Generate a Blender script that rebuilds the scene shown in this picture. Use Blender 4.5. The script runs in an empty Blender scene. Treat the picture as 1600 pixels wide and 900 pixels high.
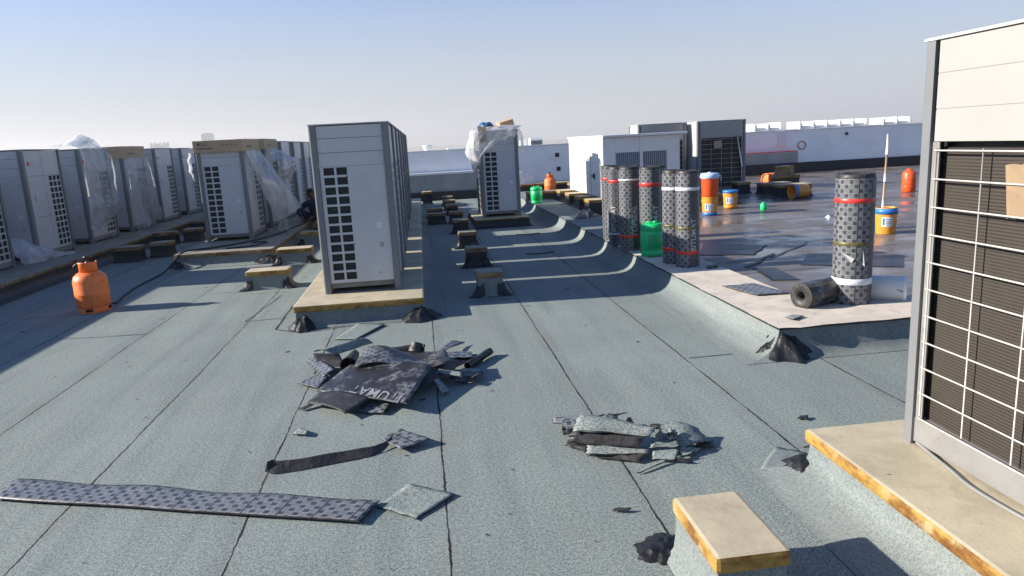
import bpy, bmesh, math, random
from mathutils import Vector, Matrix, noise
rnd = random.Random(7)
D = bpy.data; SC = bpy.context.scene; COL = SC.collection
R = math.radians; PI = math.pi

# ------------------------------------------------------------------ camera, sky, sun, exposure
EYE = Vector((0, 0, 1.55)); FPX = 1125.0
YAW, PITCH, ROLL = R(6.6152), R(11.539), R(3.0)
fwd = Vector((math.sin(YAW)*math.cos(PITCH), math.cos(YAW)*math.cos(PITCH), -math.sin(PITCH)))
r0 = Vector((math.cos(YAW), -math.sin(YAW), 0)); u0 = r0.cross(fwd)
CR = math.cos(ROLL)*r0 - math.sin(ROLL)*u0; CU = math.sin(ROLL)*r0 + math.cos(ROLL)*u0
cam = D.objects.new('camera', D.cameras.new('camera')); COL.objects.link(cam)
m3 = Matrix((CR, CU, -fwd)).transposed()
cam.matrix_world = Matrix.Translation(EYE) @ m3.to_4x4()
cam.data.sensor_width = 36; cam.data.lens = 36*FPX/1600; cam.data.clip_start = .05; cam.data.clip_end = 20000
SC.camera = cam

SUN_EL = R(24.5); sun_h = Vector((-1, .068, 0)).normalized()
SUN = Vector((sun_h.x*math.cos(SUN_EL), sun_h.y*math.cos(SUN_EL), math.sin(SUN_EL)))
W = D.worlds.new('World'); SC.world = W; W.use_nodes = True
wt = W.node_tree; bg = wt.nodes['Background']
sky = wt.nodes.new('ShaderNodeTexSky'); sky.sky_type = 'NISHITA'; sky.sun_disc = False
sky.sun_elevation = SUN_EL; sky.sun_rotation = math.atan2(sun_h.x, sun_h.y)
sky.air_density = 1.0; sky.dust_density = .2; sky.ozone_density = 6.0; sky.altitude = 0
# the pale dusty band low in the sky
tc = wt.nodes.new('ShaderNodeTexCoord'); sx = wt.nodes.new('ShaderNodeSeparateXYZ'); wt.links.new(tc.outputs['Generated'], sx.inputs[0])
mr = wt.nodes.new('ShaderNodeMapRange'); mr.interpolation_type = 'SMOOTHERSTEP'; wt.links.new(sx.outputs[2], mr.inputs[0])
mr.inputs[1].default_value = -.05; mr.inputs[2].default_value = .38; mr.inputs[3].default_value = .92; mr.inputs[4].default_value = 0
mx = wt.nodes.new('ShaderNodeMix'); mx.data_type = 'RGBA'; wt.links.new(mr.outputs[0], mx.inputs[0]); tn = wt.nodes.new('ShaderNodeMix'); tn.data_type = 'RGBA'; tn.blend_type = 'MULTIPLY'; tn.inputs[0].default_value = 1; wt.links.new(sky.outputs[0], tn.inputs[6]); tn.inputs[7].default_value = (.91, .99, 1.10, 1); wt.links.new(tn.outputs[2], mx.inputs[6]); mx.inputs[7].default_value = (3.75, 3.72, 3.82, 1)
wt.links.new(mx.outputs[2], bg.inputs[0]); bg.inputs[1].default_value = .078
sl = D.lights.new('sun', 'SUN'); sl.energy = 5.0; sl.angle = R(.53); sl.color = (1, .92, .81)
so = D.objects.new('sun', sl); COL.objects.link(so)
so.rotation_euler = (-SUN).to_track_quat('-Z', 'Y').to_euler(); so.location = SUN*60
vs = SC.view_settings; vs.view_transform = 'Standard'; vs.look = 'None'; vs.gamma = 1; vs.exposure = 1.08
vs.use_curve_mapping = False

def at(px, py, z=0., x=None, y=None):
    d = (px-800)/FPX*CR + (450-py)/FPX*CU + fwd
    if x is not None: t = x/d.x
    elif y is not None: t = y/d.y
    else: t = (z-EYE.z)/d.z
    return EYE + t*d

# ------------------------------------------------------------------ materials
class NT:
    def __init__(s, name):
        s.m = D.materials.new(name); s.m.use_nodes = True; s.t = s.m.node_tree; s.t.nodes.clear()
        s.out = s.n('ShaderNodeOutputMaterial')
    def n(s, typ, **kw):
        nd = s.t.nodes.new(typ)
        for k, v in kw.items(): setattr(nd, k, v)
        return nd
    def l(s, a, b): s.t.links.new(a, b)
    def put(s, sock, v):
        if hasattr(v, 'is_output'): s.l(v, sock)
        elif isinstance(v, (tuple, list)) and len(v) == 3 and sock.type == 'RGBA': sock.default_value = (*v, 1)
        else: sock.default_value = v
    def math(s, op, a, b=0., c=None, clamp=False):
        nd = s.n('ShaderNodeMath', operation=op, use_clamp=clamp)
        s.put(nd.inputs[0], a); s.put(nd.inputs[1], b)
        if c is not None: s.put(nd.inputs[2], c)
        return nd.outputs[0]
    def mix(s, f, a, b, mode='MIX'):
        nd = s.n('ShaderNodeMix', data_type='RGBA', blend_type=mode)
        s.put(nd.inputs[0], f); s.put(nd.inputs[6], a); s.put(nd.inputs[7], b)
        return nd.outputs[2]
    def pos(s, kind='world'):
        if kind == 'world': return s.n('ShaderNodeNewGeometry').outputs['Position']
        return s.n('ShaderNodeTexCoord').outputs['Object' if kind == 'object' else 'UV']
    def noise(s, vec, scale, detail=4, rough=.6, stretch=None):
        if stretch:
            mp = s.n('ShaderNodeMapping'); s.l(vec, mp.inputs[0]); mp.inputs['Scale'].default_value = stretch; vec = mp.outputs[0]
        nd = s.n('ShaderNodeTexNoise'); s.l(vec, nd.inputs['Vector'])
        nd.inputs['Scale'].default_value = scale; nd.inputs['Detail'].default_value = detail; nd.inputs['Roughness'].default_value = rough
        return nd.outputs[0]
    def ramp(s, f, lo, hi):
        nd = s.n('ShaderNodeMapRange', interpolation_type='SMOOTHSTEP'); s.put(nd.inputs[0], f)
        nd.inputs[1].default_value = lo; nd.inputs[2].default_value = hi
        return nd.outputs[0]
    def bsdf(s, col, rough=.6, metal=0., spec=.5, bump=None, bstr=.2, bdist=.01, **kw):
        p = s.n('ShaderNodeBsdfPrincipled')
        s.put(p.inputs['Base Color'], col); s.put(p.inputs['Roughness'], rough); s.put(p.inputs['Metallic'], metal)
        p.inputs['Specular IOR Level'].default_value = spec
        for k, v in kw.items(): s.put(p.inputs[k.replace('_', ' ')], v)
        if bump is not None:
            b = s.n('ShaderNodeBump'); s.l(bump, b.inputs['Height']); b.inputs['Strength'].default_value = bstr; b.inputs['Distance'].default_value = bdist
            s.l(b.outputs[0], p.inputs['Normal'])
        s.l(p.outputs[0], s.out.inputs[0]); return p

def sc(c, k): return tuple(x*k for x in c)
def simple(name, col, rough=.55, var=.12, scale=3., metal=0., spec=.5, dirt=None, dirt_amt=.5, bump=0., kind='world', bscale=None):
    t = NT(name); p = t.pos(kind)
    c = t.mix(t.ramp(t.noise(p, scale), .3, .7), sc(col, 1-var), sc(col, 1+var))
    if dirt:
        c = t.mix(t.math('MULTIPLY', t.ramp(t.noise(p, scale*2.3, 6, .7), .5, .72), dirt_amt), c, dirt)
    bp = t.noise(p, bscale or scale*8, 3) if bump else None
    t.bsdf(c, rough, metal, spec, bump=bp, bstr=bump); return t.m

def seams_node(t, p, pitch=.862, x0=0., width=.0058):
    sep = t.n('ShaderNodeSeparateXYZ'); t.l(p, sep.inputs[0])
    wob = t.math('MULTIPLY', t.math('SUBTRACT', t.noise(p, 1.1, 3, .6, (0.2, 1, 1)), .5), .035)
    wob2 = t.math('MULTIPLY', t.math('SUBTRACT', t.noise(p, 16, 4, .7), .5), .018)
    xx = t.math('ADD', t.math('ADD', sep.outputs[0], wob), wob2)
    q = t.math('DIVIDE', t.math('SUBTRACT', xx, x0), pitch)
    d = t.math('MULTIPLY', t.math('ABSOLUTE', t.math('SUBTRACT', q, t.math('ROUND', q))), pitch)
    w = t.math('MULTIPLY', t.ramp(t.noise(p, 3., 3, .7), .25, .75), width)
    w = t.math('ADD', w, width*.45)
    line = t.math('SUBTRACT', 1., t.math('DIVIDE', d, w), clamp=True)
    halo = t.math('SUBTRACT', 1., t.math('DIVIDE', d, .09), clamp=True)
    return t.math('MULTIPLY', line, 2.2, clamp=True), halo, sep, q

def mineral(name, seams=False, base=(.2, .238, .224), grain=1.):
    t = NT(name); p = t.pos()
    big = t.ramp(t.noise(p, .9, 5, .6), .32, .7)
    strk = t.ramp(t.noise(p, 2.2, 5, .65, (3.2, .35, 1)), .3, .72)
    c = t.mix(big, sc(base, .8), sc(base, 1.16))
    c = t.mix(t.math('MULTIPLY', strk, .6), c, (base[0]*1.3, base[1]*1.16, base[2]*1.06))
    c = t.mix(t.math('MULTIPLY', t.ramp(t.noise(p, 1.5, 5, .65, (2.6, .16, 1)), .46, .66), .5), c, (base[0]*.5, base[1]*.54, base[2]*.6))
    dust = t.ramp(t.noise(p, 3.7, 6, .7), .56, .78)
    c = t.mix(t.math('MULTIPLY', dust, .3), c, (.21, .19, .155))
    g1 = t.noise(p, 165, 2, .8); g2 = t.noise(p, 62, 3, .8)
    gr = t.math('ADD', t.math('MULTIPLY', g1, .65), t.math('MULTIPLY', g2, .35))
    k = t.ramp(gr, .40, .58)
    c = t.mix(k, t.mix(.66*grain, c, (.025, .035, .04)), t.mix(.3*grain, c, (.46, .52, .5)))
    if seams:
        line, halo, sep, q = seams_node(t, p)
        # each laid roll is a slightly different batch
        idx = t.n('ShaderNodeTexWhiteNoise', noise_dimensions='1D'); t.l(t.math('FLOOR', q), idx.inputs['W'])
        c = t.mix(t.math('MULTIPLY', idx.outputs['Value'], .16), c, sc(base, .6))
        c = t.mix(t.math('MULTIPLY', halo, t.math('MULTIPLY', t.ramp(t.noise(p, 2.6, 5, .7), .42, .75), .55)), c, (.17, .14, .11))
        c = t.mix(line, c, (.012, .012, .014))
        spots = t.ramp(t.noise(p, 7.3, 2, .4), .745, .77)
        c = t.mix(spots, c, (.03, .03, .03))
    t.bsdf(c, .86, spec=.25, bump=gr, bstr=.5, bdist=.004); return t.m

def patterned(name, smear=False, film=True):
    t = NT(name); uv0 = t.pos('uv'); oi = t.n('ShaderNodeObjectInfo'); va = t.n('ShaderNodeVectorMath', operation='ADD'); t.l(uv0, va.inputs[0]); t.l(oi.outputs['Random'], va.inputs[1]); uv = va.outputs[0]; sep = t.n('ShaderNodeSeparateXYZ'); t.l(uv, sep.inputs[0])
    cell = .034
    u = t.math('DIVIDE', sep.outputs[0], cell); v = t.math('DIVIDE', sep.outputs[1], cell)
    fu, fv = t.math('FRACT', u), t.math('FRACT', v)
    def ins(f, m): return t.math('MULTIPLY', t.math('GREATER_THAN', f, m), t.math('LESS_THAN', f, 1-m))
    sq = t.math('MULTIPLY', ins(fu, .1), ins(fv, .1))
    par = t.math('MODULO', t.math('ABSOLUTE', t.math('ADD', t.math('FLOOR', u), t.math('FLOOR', v))), 2.)
    par = t.math('GREATER_THAN', par, .5)
    dark = t.math('MULTIPLY', sq, par); hat = t.math('MULTIPLY', sq, t.math('SUBTRACT', 1., par))
    p = t.pos()
    c = t.mix(t.ramp(t.noise(p, 30, 3), .3, .7), (.135, .14, .15), (.21, .215, .225))
    c = t.mix(t.math('MULTIPLY', hat, t.ramp(t.noise(uv, 160, 2), .35, .6)), c, (.11, .115, .125))
    c = t.mix(dark, c, t.mix(t.ramp(t.noise(p, 11, 4, .7), .35, .65), (.028, .03, .038), (.06, .062, .07)))
    lin = t.math('LESS_THAN', t.math('FRACT', t.math('DIVIDE', sep.outputs[0], cell*5)), .05)
    c = t.mix(lin, c, (.03, .03, .035))
    if smear:
        s = t.ramp(t.noise(p, 4.2, 5, .7), .38, .55)
        c = t.mix(s, c, (.02, .018, .018))
    t.bsdf(c, .34 if film else .5, spec=.5, bump=t.noise(p, 14, 4), bstr=.25, bdist=.01); return t.m

def film(name, amt=(.25, .75), col=(.82, .84, .86), scale=9.):
    t = NT(name); p = t.pos()
    f = t.ramp(t.noise(p, scale, 4, .6, (1, 1, .35)), .3, .75)
    a = t.math('ADD', t.math('MULTIPLY', f, amt[1]-amt[0]), amt[0])
    tr = t.n('ShaderNodeBsdfTransparent'); tr.inputs[0].default_value = (.95, .96, .97, 1)
    d = t.n('ShaderNodeBsdfDiffuse'); d.inputs[0].default_value = (*col, 1)
    tl = t.n('ShaderNodeBsdfTranslucent'); tl.inputs[0].default_value = (*col, 1)
    g = t.n('ShaderNodeBsdfGlossy'); g.inputs[0].default_value = (1, 1, 1, 1); g.inputs['Roughness'].default_value = .18
    b = t.n('ShaderNodeBump'); t.l(t.noise(p, 22, 4), b.inputs['Height']); b.inputs['Strength'].default_value = .3; b.inputs['Distance'].default_value = .02
    for x in (d, tl, g): t.l(b.outputs[0], x.inputs['Normal'])
    m1 = t.n('ShaderNodeMixShader'); m1.inputs[0].default_value = .45; t.l(d.outputs[0], m1.inputs[1]); t.l(tl.outputs[0], m1.inputs[2])
    m2 = t.n('ShaderNodeMixShader'); m2.inputs[0].default_value = .12; t.l(m1.outputs[0], m2.inputs[1]); t.l(g.outputs[0], m2.inputs[2])
    m4 = t.n('ShaderNodeMixShader'); t.l(a, m4.inputs[0]); t.l(tr.outputs[0], m4.inputs[1]); t.l(m2.outputs[0], m4.inputs[2])
    t.l(m4.outputs[0], t.out.inputs[0]); return t.m

def slab_mat(name, top=(.43, .375, .265), edge=(.36, .225, .055)):
    t = NT(name); p = t.pos()
    g = t.n('ShaderNodeNewGeometry'); ns = t.n('ShaderNodeSeparateXYZ'); t.l(g.outputs['True Normal'], ns.inputs[0])
    up = t.ramp(ns.outputs[2], .75, .97)
    blot = t.ramp(t.noise(p, 3.3, 6, .65), .35, .7)
    ct = t.mix(blot, sc(top, .82), sc(top, 1.12))
    ct = t.mix(t.math('MULTIPLY', t.ramp(t.noise(p, 7, 5, .7), .56, .75), .4), ct, (.2, .17, .12))
    ct = t.mix(t.ramp(t.noise(p, 38, 2, .5), .74, .78), ct, (.08, .06, .04))
    ce = t.mix(t.ramp(t.noise(p, 5, 5, .7, (1, 1, 2)), .4, .68), edge, (.14, .055, .012))
    ce = t.mix(t.ramp(t.noise(p, 9, 4), .55, .72), ce, (.36, .29, .16))
    t.bsdf(t.mix(up, ce, ct), .7, spec=.3, bump=t.noise(p, 45, 4), bstr=.25, bdist=.006); return t.m

def bitumen_roof(name):
    t = NT(name); p = t.pos(); sep = t.n('ShaderNodeSeparateXYZ'); t.l(p, sep.inputs[0])
    a = t.ramp(t.noise(p, .7, 5, .6), .35, .66); b = t.ramp(t.noise(p, 2.4, 6, .7, (.5, 1.6, 1)), .4, .68)
    c = t.mix(a, (.085, .074, .067), (.155, .132, .115)); c = t.mix(t.math('MULTIPLY', b, .5), c, (.2, .17, .15))
    q = t.math('DIVIDE', t.math('ADD', t.math('ADD', sep.outputs[1], t.math('MULTIPLY', sep.outputs[0], -.03)), t.math('MULTIPLY', t.noise(p, 1.3, 4), .14)), .93)
    d = t.math('ABSOLUTE', t.math('SUBTRACT', q, t.math('ROUND', q)))
    c = t.mix(t.math('SUBTRACT', 1., t.math('DIVIDE', d, .03), clamp=True), c, (.008, .008, .01))
    rg = t.math('ADD', t.math('MULTIPLY', t.ramp(t.noise(p, 1.1, 5, .65), .38, .62), .36), .16)
    t.bsdf(c, rg, spec=.34, bump=t.noise(p, 5, 3, .6), bstr=.10, bdist=.012); return t.m

M = {}
M['floor'] = mineral('mineral_membrane_seamed', True)
M['mineral'] = mineral('mineral_membrane', base=(.172, .2, .196), grain=.5)
M['mineral_sheet'] = mineral('mineral_offcut', base=(.196, .233, .219))
M['tar'] = simple('tar', (.008, .008, .0095), .46, .4, 12, spec=.5, bump=.6, bscale=30)
M['bitumen'] = simple('bitumen_sheet', (.028, .026, .026), .5, .35, 6, spec=.4, dirt=(.1, .09, .085), dirt_amt=.6, bump=.4, bscale=40)
M['seam'] = simple('seam_bitumen', (.014, .014, .016), .5, .3, 20)
M['flash'] = simple('tar_smear', (.02, .021, .026), .4, .4, 14, bump=.5)
M['broof'] = bitumen_roof('bitumen_roof_membrane')
M['patch'] = simple('fresh_bitumen_patch', (.022, .024, .03), .38, .5, 7, bump=.5, bscale=26)
M['slab'] = slab_mat('coated_concrete')
M['slab_dull'] = slab_mat('weathered_concrete', (.27, .25, .2), (.25, .18, .1))
M['cream'] = simple('dusty_roof_border', (.54, .475, .40), .8, .1, 4, dirt=(.25, .22, .18), dirt_amt=.55, bump=.3, bscale=60)
M['white_paint'] = simple('white_paint', (.74, .735, .70), .45, .03, 2)
M['cream_paint'] = simple('cream_panel_paint', (.315, .306, .29), .42, .03, 2)
M['panel'] = simple('grey_panel_paint', (.50, .505, .50), .42, .05, 2.5, dirt=(.48, .46, .43), dirt_amt=.3)
M['post'] = simple('dark_grey_post_paint', (.165, .17, .175), .4, .05, 3)
M['rail'] = simple('pale_grey_steel', (.215, .21, .2), .45, .07, 6, dirt=(.15, .14, .12), dirt_amt=.4)
M['vent_blue'] = simple('blue_grey_slat', (.27, .32, .36), .5, .05, 3)
M['wire'] = simple('coated_wire', (.46, .44, .41), .4, .03, 8)
M['black'] = simple('black_plastic', (.014, .014, .016), .45, .2, 8)
M['fins_back'] = simple('grille_black', (.02, .022, .026), .6, .2, 20)
M['red'] = simple('red_tape', (.55, .035, .025), .4, .1, 30)
M['tape_white'] = simple('white_tape', (.62, .64, .66), .35, .08, 30)
M['tape_olive'] = simple('olive_tape', (.1, .085, .02), .4, .3, 40)
M['orange'] = simple('orange_paint', (.84, .2, .045), .42, .1, 9, dirt=(.3, .08, .03), dirt_amt=.6)
M['cooler'] = simple('orange_plastic', (.68, .085, .015), .4, .05, 6)
M['yellow'] = simple('amber_plastic', (.66, .27, .035), .4, .08, 9, dirt=(.25, .1, .02), dirt_amt=.4)
M['blue'] = simple('blue_plastic', (.03, .17, .5), .4, .08, 9)
M['pale_blue'] = simple('pale_blue_plastic', (.42, .55, .75), .4, .05, 9)
M['green'] = simple('green_plastic', (.008, .5, .15), .36, .06, 6)
M['green_dark'] = simple('dark_green_plastic', (.005, .36, .11), .4, .06, 6)  # darker green of the cap and label panel
M['label'] = simple('paper_label', (.6, .64, .7), .5, .12, 30)
M['card'] = simple('cardboard', (.44, .32, .2), .8, .06, 5, dirt=(.36, .25, .15), dirt_amt=.4)
M['card_sunlit'] = simple('cardboard_darkened_for_sun', (.25, .175, .105), .85, .08, 9, dirt=(.18, .12, .07), dirt_amt=.4)  # same cardboard, colour darkened to offset full sun on the scrap
M['card_ink'] = simple('cardboard_ink', (.13, .065, .04), .8, .1, 9)
M['logo_red'] = simple('logo_red', (.5, .02, .05), .4, .02, 3)
M['logo_grey'] = simple('logo_grey', (.2, .2, .21), .4, .02, 3)
M['letter'] = simple('print_grey', (.36, .365, .375), .45, .15, 30, dirt=(.06, .06, .06), dirt_amt=.7)
M['strip_letter'] = simple('worn_print_grey', (.22, .22, .23), .45, .2, 30, dirt=(.03, .03, .03), dirt_amt=.5)
M['strip'] = simple('print_dark', (.055, .058, .066), .4, .2, 30)
M['wall'] = simple('parapet_paint', (.86, .87, .87), .7, .04, 1.2, dirt=(.64, .63, .6), dirt_amt=.35)
M['grey_wall'] = simple('bare_render', (.3, .3, .295), .8, .12, 1.6, dirt=(.22, .21, .2), dirt_amt=.5)
M['cap'] = simple('white_coping', (.72, .72, .7), .6, .04, 2)
M['blackbase'] = simple('bitumen_upstand', (.014, .015, .018), .55, .3, 5)
M['redline'] = simple('red_line', (.35, .03, .03), .6, .1, 6)
M['pat'] = patterned('patterned_film_membrane')
M['pat_smear'] = patterned('patterned_film_membrane_tarred', True)
M['film'] = film('clear_film', (.3, .64), (.62, .65, .68), 5.)
M['film_dense'] = film('milky_film', (.45, .9), (.78, .79, .8), 5)
M['skin'] = simple('skin', (.16, .075, .045), .55, .05, 10)
M['hair'] = simple('hair', (.01, .009, .008), .6, .2, 30)
M['cloth_blue'] = simple('navy_cloth', (.016, .028, .075), .85, .2, 14, bump=.4, bscale=40)
M['wood'] = simple('timber', (.4, .29, .17), .7, .15, 4)
M['blue_bag'] = simple('blue_bag', (.02, .085, .2), .4, .2, 12, bump=.4)
M['far_conc'] = simple('pale_concrete', (.5, .5, .49), .8, .06, .05)
M['far_glass'] = simple('blue_glazing', (.16, .22, .28), .25, .05, .05)
M['sand'] = simple('sandy_ground', (.3, .26, .2), .9, .2, .01)
M['dark_fan'] = simple('fan_grille_grey', (.1, .11, .12), .6, .1, 3)
def coil_mat():
    t = NT('coil_fins'); p = t.pos(); sep = t.n('ShaderNodeSeparateXYZ'); t.l(p, sep.inputs[0])
    f = t.math('ABSOLUTE', t.math('SUBTRACT', t.math('FRACT', t.math('DIVIDE', sep.outputs[2], .0125)), .5))
    c = t.mix(t.ramp(f, .1, .42), (.028, .0225, .018), (.052, .043, .035))
    c = t.mix(t.ramp(t.noise(p, 6, 4, .6, (1, 1, .2)), .4, .7), c, (.045, .039, .033))
    t.bsdf(c, .6, spec=.3, bump=f, bstr=.35, bdist=.006); return t.m
M['coil'] = coil_mat()

# ------------------------------------------------------------------ mesh helpers
class MB:
    def __init__(s): s.v = []; s.f = []; s.mi = []; s.uv = {}; s.sm = []
    def face(s, pts, mi=0, uv=None, smooth=False):
        i = len(s.v); s.v += [tuple(p) for p in pts]; s.f.append(tuple(range(i, i+len(pts)))); s.mi.append(mi); s.sm.append(smooth)
        if uv: s.uv[len(s.f)-1] = uv
    def box(s, x0, x1, y0, y1, z0, z1, mi=0, bev=0.):
        bm = bmesh.new(); bmesh.ops.create_cube(bm, size=1)
        for v in bm.verts: v.co = ((x0+x1)/2+v.co.x*(x1-x0), (y0+y1)/2+v.co.y*(y1-y0), (z0+z1)/2+v.co.z*(z1-z0))
        if bev: bmesh.ops.bevel(bm, geom=bm.edges[:], offset=bev, segments=2, affect='EDGES', profile=.6)
        s.add(bm, mi)
    def add(s, bm, mi=0, smooth=False, mat=None):
        i = len(s.v); bm.verts.index_update()
        s.v += [tuple(mat @ v.co if mat else v.co) for v in bm.verts]
        for f in bm.faces: s.f.append(tuple(i+v.index for v in f.verts)); s.mi.append(mi); s.sm.append(smooth)
        bm.free()
    def grid(s, P, nu, nv, mi=0, uv=None, smooth=True, flip=False, close_u=False):
        i = len(s.v)
        for a in range(nu+1):
            for b in range(nv+1): s.v.append(tuple(P(a/nu, b/nv)))
        for a in range(nu):
            for b in range(nv):
                q = [i+a*(nv+1)+b, i+(a+1)*(nv+1)+b, i+(a+1)*(nv+1)+b+1, i+a*(nv+1)+b+1]
                w = [(a/nu, b/nv), ((a+1)/nu, b/nv), ((a+1)/nu, (b+1)/nv), (a/nu, (b+1)/nv)]
                if flip: q.reverse(); w.reverse()
                s.f.append(tuple(q)); s.mi.append(mi); s.sm.append(smooth)
                if uv: s.uv[len(s.f)-1] = [uv(*k) for k in w]
    def tube(s, pts, r, n=8, mi=0, cap=True):
        pts = [Vector(p) for p in pts]; i = len(s.v); up = Vector((0, 0, 1))
        rr = r if isinstance(r, (list, tuple)) else [r]*len(pts)
        for k, p in enumerate(pts):
            d = (pts[min(k+1, len(pts)-1)]-pts[max(k-1, 0)]).normalized()
            a = d.cross(up) if abs(d.z) < .95 else d.cross(Vector((1, 0, 0)))
            a.normalize(); b = d.cross(a)
            for j in range(n):
                an = 2*PI*j/n; s.v.append(tuple(p+rr[k]*(math.cos(an)*a+math.sin(an)*b)))
        for k in range(len(pts)-1):
            for j in range(n):
                s.f.append((i+k*n+j, i+k*n+(j+1) % n, i+(k+1)*n+(j+1) % n, i+(k+1)*n+j)); s.mi.append(mi); s.sm.append(n > 5)
        if cap:
            s.f.append(tuple(i+j for j in range(n))); s.f.append(tuple(i+(len(pts)-1)*n+j for j in reversed(range(n))))
            s.mi += [mi, mi]; s.sm += [False, False]
    def lathe(s, prof, n=32, mi=0, smooth=True, cx=0, cy=0, a0=0., a1=2*PI, uvr=None):
        full = abs(a1-a0-2*PI) < 1e-6; i = len(s.v); m = n if full else n+1
        for (r, z) in prof:
            for j in range(m):
                an = a0+(a1-a0)*j/n; s.v.append((cx+r*math.cos(an), cy+r*math.sin(an), z))
        for k in range(len(prof)-1):
            for j in range(n):
                j2 = (j+1) % m
                s.f.append((i+k*m+j, i+k*m+j2, i+(k+1)*m+j2, i+(k+1)*m+j)); s.mi.append(mi); s.sm.append(smooth)
                if uvr:
                    ua, ub = uvr*(a0+(a1-a0)*j/n), uvr*(a0+(a1-a0)*(j+1)/n); za, zb = prof[k][1], prof[k+1][1]
                    s.uv[len(s.f)-1] = [(ua, za), (ub, za), (ub, zb), (ua, zb)]
    def build(s, name, mats, parent=None, loc=None, autosmooth=False):
        me = D.meshes.new(name); me.from_pydata(s.v, [], s.f)
        for m in (mats if isinstance(mats, (list, tuple)) else [mats]): me.materials.append(M[m] if isinstance(m, str) else m)
        ul = me.uv_layers.new(name='UVMap') if s.uv else None
        for k, p in enumerate(me.polygons):
            p.material_index = s.mi[k]; p.use_smooth = s.sm[k]
            if ul and k in s.uv:
                for li, w in zip(p.loop_indices, s.uv[k]): ul.data[li].uv = w
        me.update()
        o = D.objects.new(name, me); COL.objects.link(o)
        if parent: o.parent = parent
        if loc is not None: o.location = loc
        return o

def tag(o, label=None, cat=None, group=None, kind=None):
    if label: o['label'] = label
    if cat: o['category'] = cat
    if group: o['group'] = group
    if kind: o['kind'] = kind
    return o
def thing(name, label, cat, loc=(0, 0, 0), rz=0., group=None):
    o = D.objects.new(name, None); COL.objects.link(o); o.location = loc; o.rotation_euler.z = rz; o.empty_display_size = .1
    return tag(o, label, cat, group)
def copy_tree(o, parent=None, skip=()):
    c = o.copy(); COL.objects.link(c)
    if parent: c.parent = parent
    for ch in list(o.children):
        if ch.name.split('.')[0] not in skip: copy_tree(ch, c, skip)
    return c
def nz(x, y=0., z=0.): return noise.noise(Vector((x, y, z)))

def skirt(mb, path, prof, closed=False, mi=0, sub=.35, wob=.006, ws=None):
    """sweep an (offset outward, z) profile along a right-angled 2D path, outward = right-hand side of travel; ws = width factor of each side"""
    P = [Vector(p) for p in path]; n = len(P); ns = n if closed else n-1
    ws = ws or [1]*ns
    def nor(k):
        d = (P[(k+1) % n]-P[k]).normalized(); return Vector((d.y, -d.x))*ws[k]
    off = []
    for k in range(n):
        a = nor((k-1) % n) if (closed or k > 0) else Vector((0, 0)); b = nor(k % n) if (closed or k < n-1) else Vector((0, 0))
        off.append(a+b)
    for k in range(ns):
        a, b = P[k], P[(k+1) % n]; ma, mm = off[k], off[(k+1) % n]; nn = max(1, int((b-a).length/sub))
        def f(u, v, a=a, b=b, ma=ma, mm=mm):
            q = v*(len(prof)-1); i = min(int(q), len(prof)-2); w = q-i
            d = prof[i][0]*(1-w)+prof[i+1][0]*w; z = prof[i][1]*(1-w)+prof[i+1][1]*w
            c = a.lerp(b, u)+ma.lerp(mm, u)*d
            k2 = max(0., math.sin(PI*u))**.5*wob*(0 < v < 1)
            return (c.x+k2*nz(c.x*3, c.y*3, z*5), c.y+k2*nz(c.x*3+9, c.y*3, z*5), z+k2*.5*nz(c.x*4, c.y*4+5))
        mb.grid(f, nn, len(prof)-1, mi)

def ribbon(mb, pts, w, z=.004, mi=0, wob=.25):
    """flat dark line on the ground through pts (x,y)"""
    P = [Vector(p) for p in pts]; Q = []
    for a, b in zip(P, P[1:]):
        n = max(1, int((b-a).length/.06))
        Q += [a.lerp(b, k/n) for k in range(n)]
    Q.append(P[-1])
    L, Rr = [], []
    for k, q in enumerate(Q):
        d = (Q[min(k+1, len(Q)-1)]-Q[max(k-1, 0)]).normalized(); nn = Vector((-d.y, d.x))
        ww = w*(.65+.8*abs(nz(q.x*6, q.y*6, 3))); c = q+nn*w*wob*4*nz(q.x*4, q.y*4)
        L.append(c+nn*ww/2); Rr.append(c-nn*ww/2)
    for k in range(len(Q)-1):
        mb.face([(*L[k], z), (*Rr[k], z), (*Rr[k+1], z), (*L[k+1], z)], mi)

def blob(name, x, y, rx, ry, h, label, seed=0, z=0., rot=0., drips=()):
    mb = MB(); n = 48; rings = 14; rg = random.Random(seed)
    def f(u, v):
        an = 2*PI*u; e = 1+.35*nz(math.cos(an)*1.6+seed, math.sin(an)*1.6, seed)+.28*nz(math.cos(an)*4.2, math.sin(an)*4.2, seed+5)+.12*nz(math.cos(an)*9, math.sin(an)*9, seed+8)
        r = v*e; px, py = r*rx*math.cos(an), r*ry*math.sin(an)
        zz = h*max(0, 1-v*v)**1.6*(1+.45*nz(px*16, py*16, seed))+.02*(1-v**4)*(.5+1.0*abs(nz(px*26, py*26, seed+2)))
        c, s_ = math.cos(rot), math.sin(rot)
        return (c*px-s_*py, s_*px+c*py, zz+.003)
    mb.grid(f, n, rings)
    return tag(mb.build(name, 'tar', loc=(x, y, z)), label, 'tar patch')

# ------------------------------------------------------------------ setting
BACK = 21.0; LEFT = -6.75; XR = 26.0
mb = MB()
def g(u, v): return (-9000+18000*u, -6000+18000*v, -14)
mb.grid(g, 8, 8, smooth=False)
tag(mb.build('ground', 'sand'), kind='structure')

mb = MB()
mb.face([(LEFT, -4, 0), (2.72, -4, 0), (2.72, BACK, 0), (LEFT, BACK, 0)])
mb.face([(2.72, -4, 0), (XR, -4, 0), (XR, 4.9, 0), (2.72, 4.9, 0)])
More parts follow.
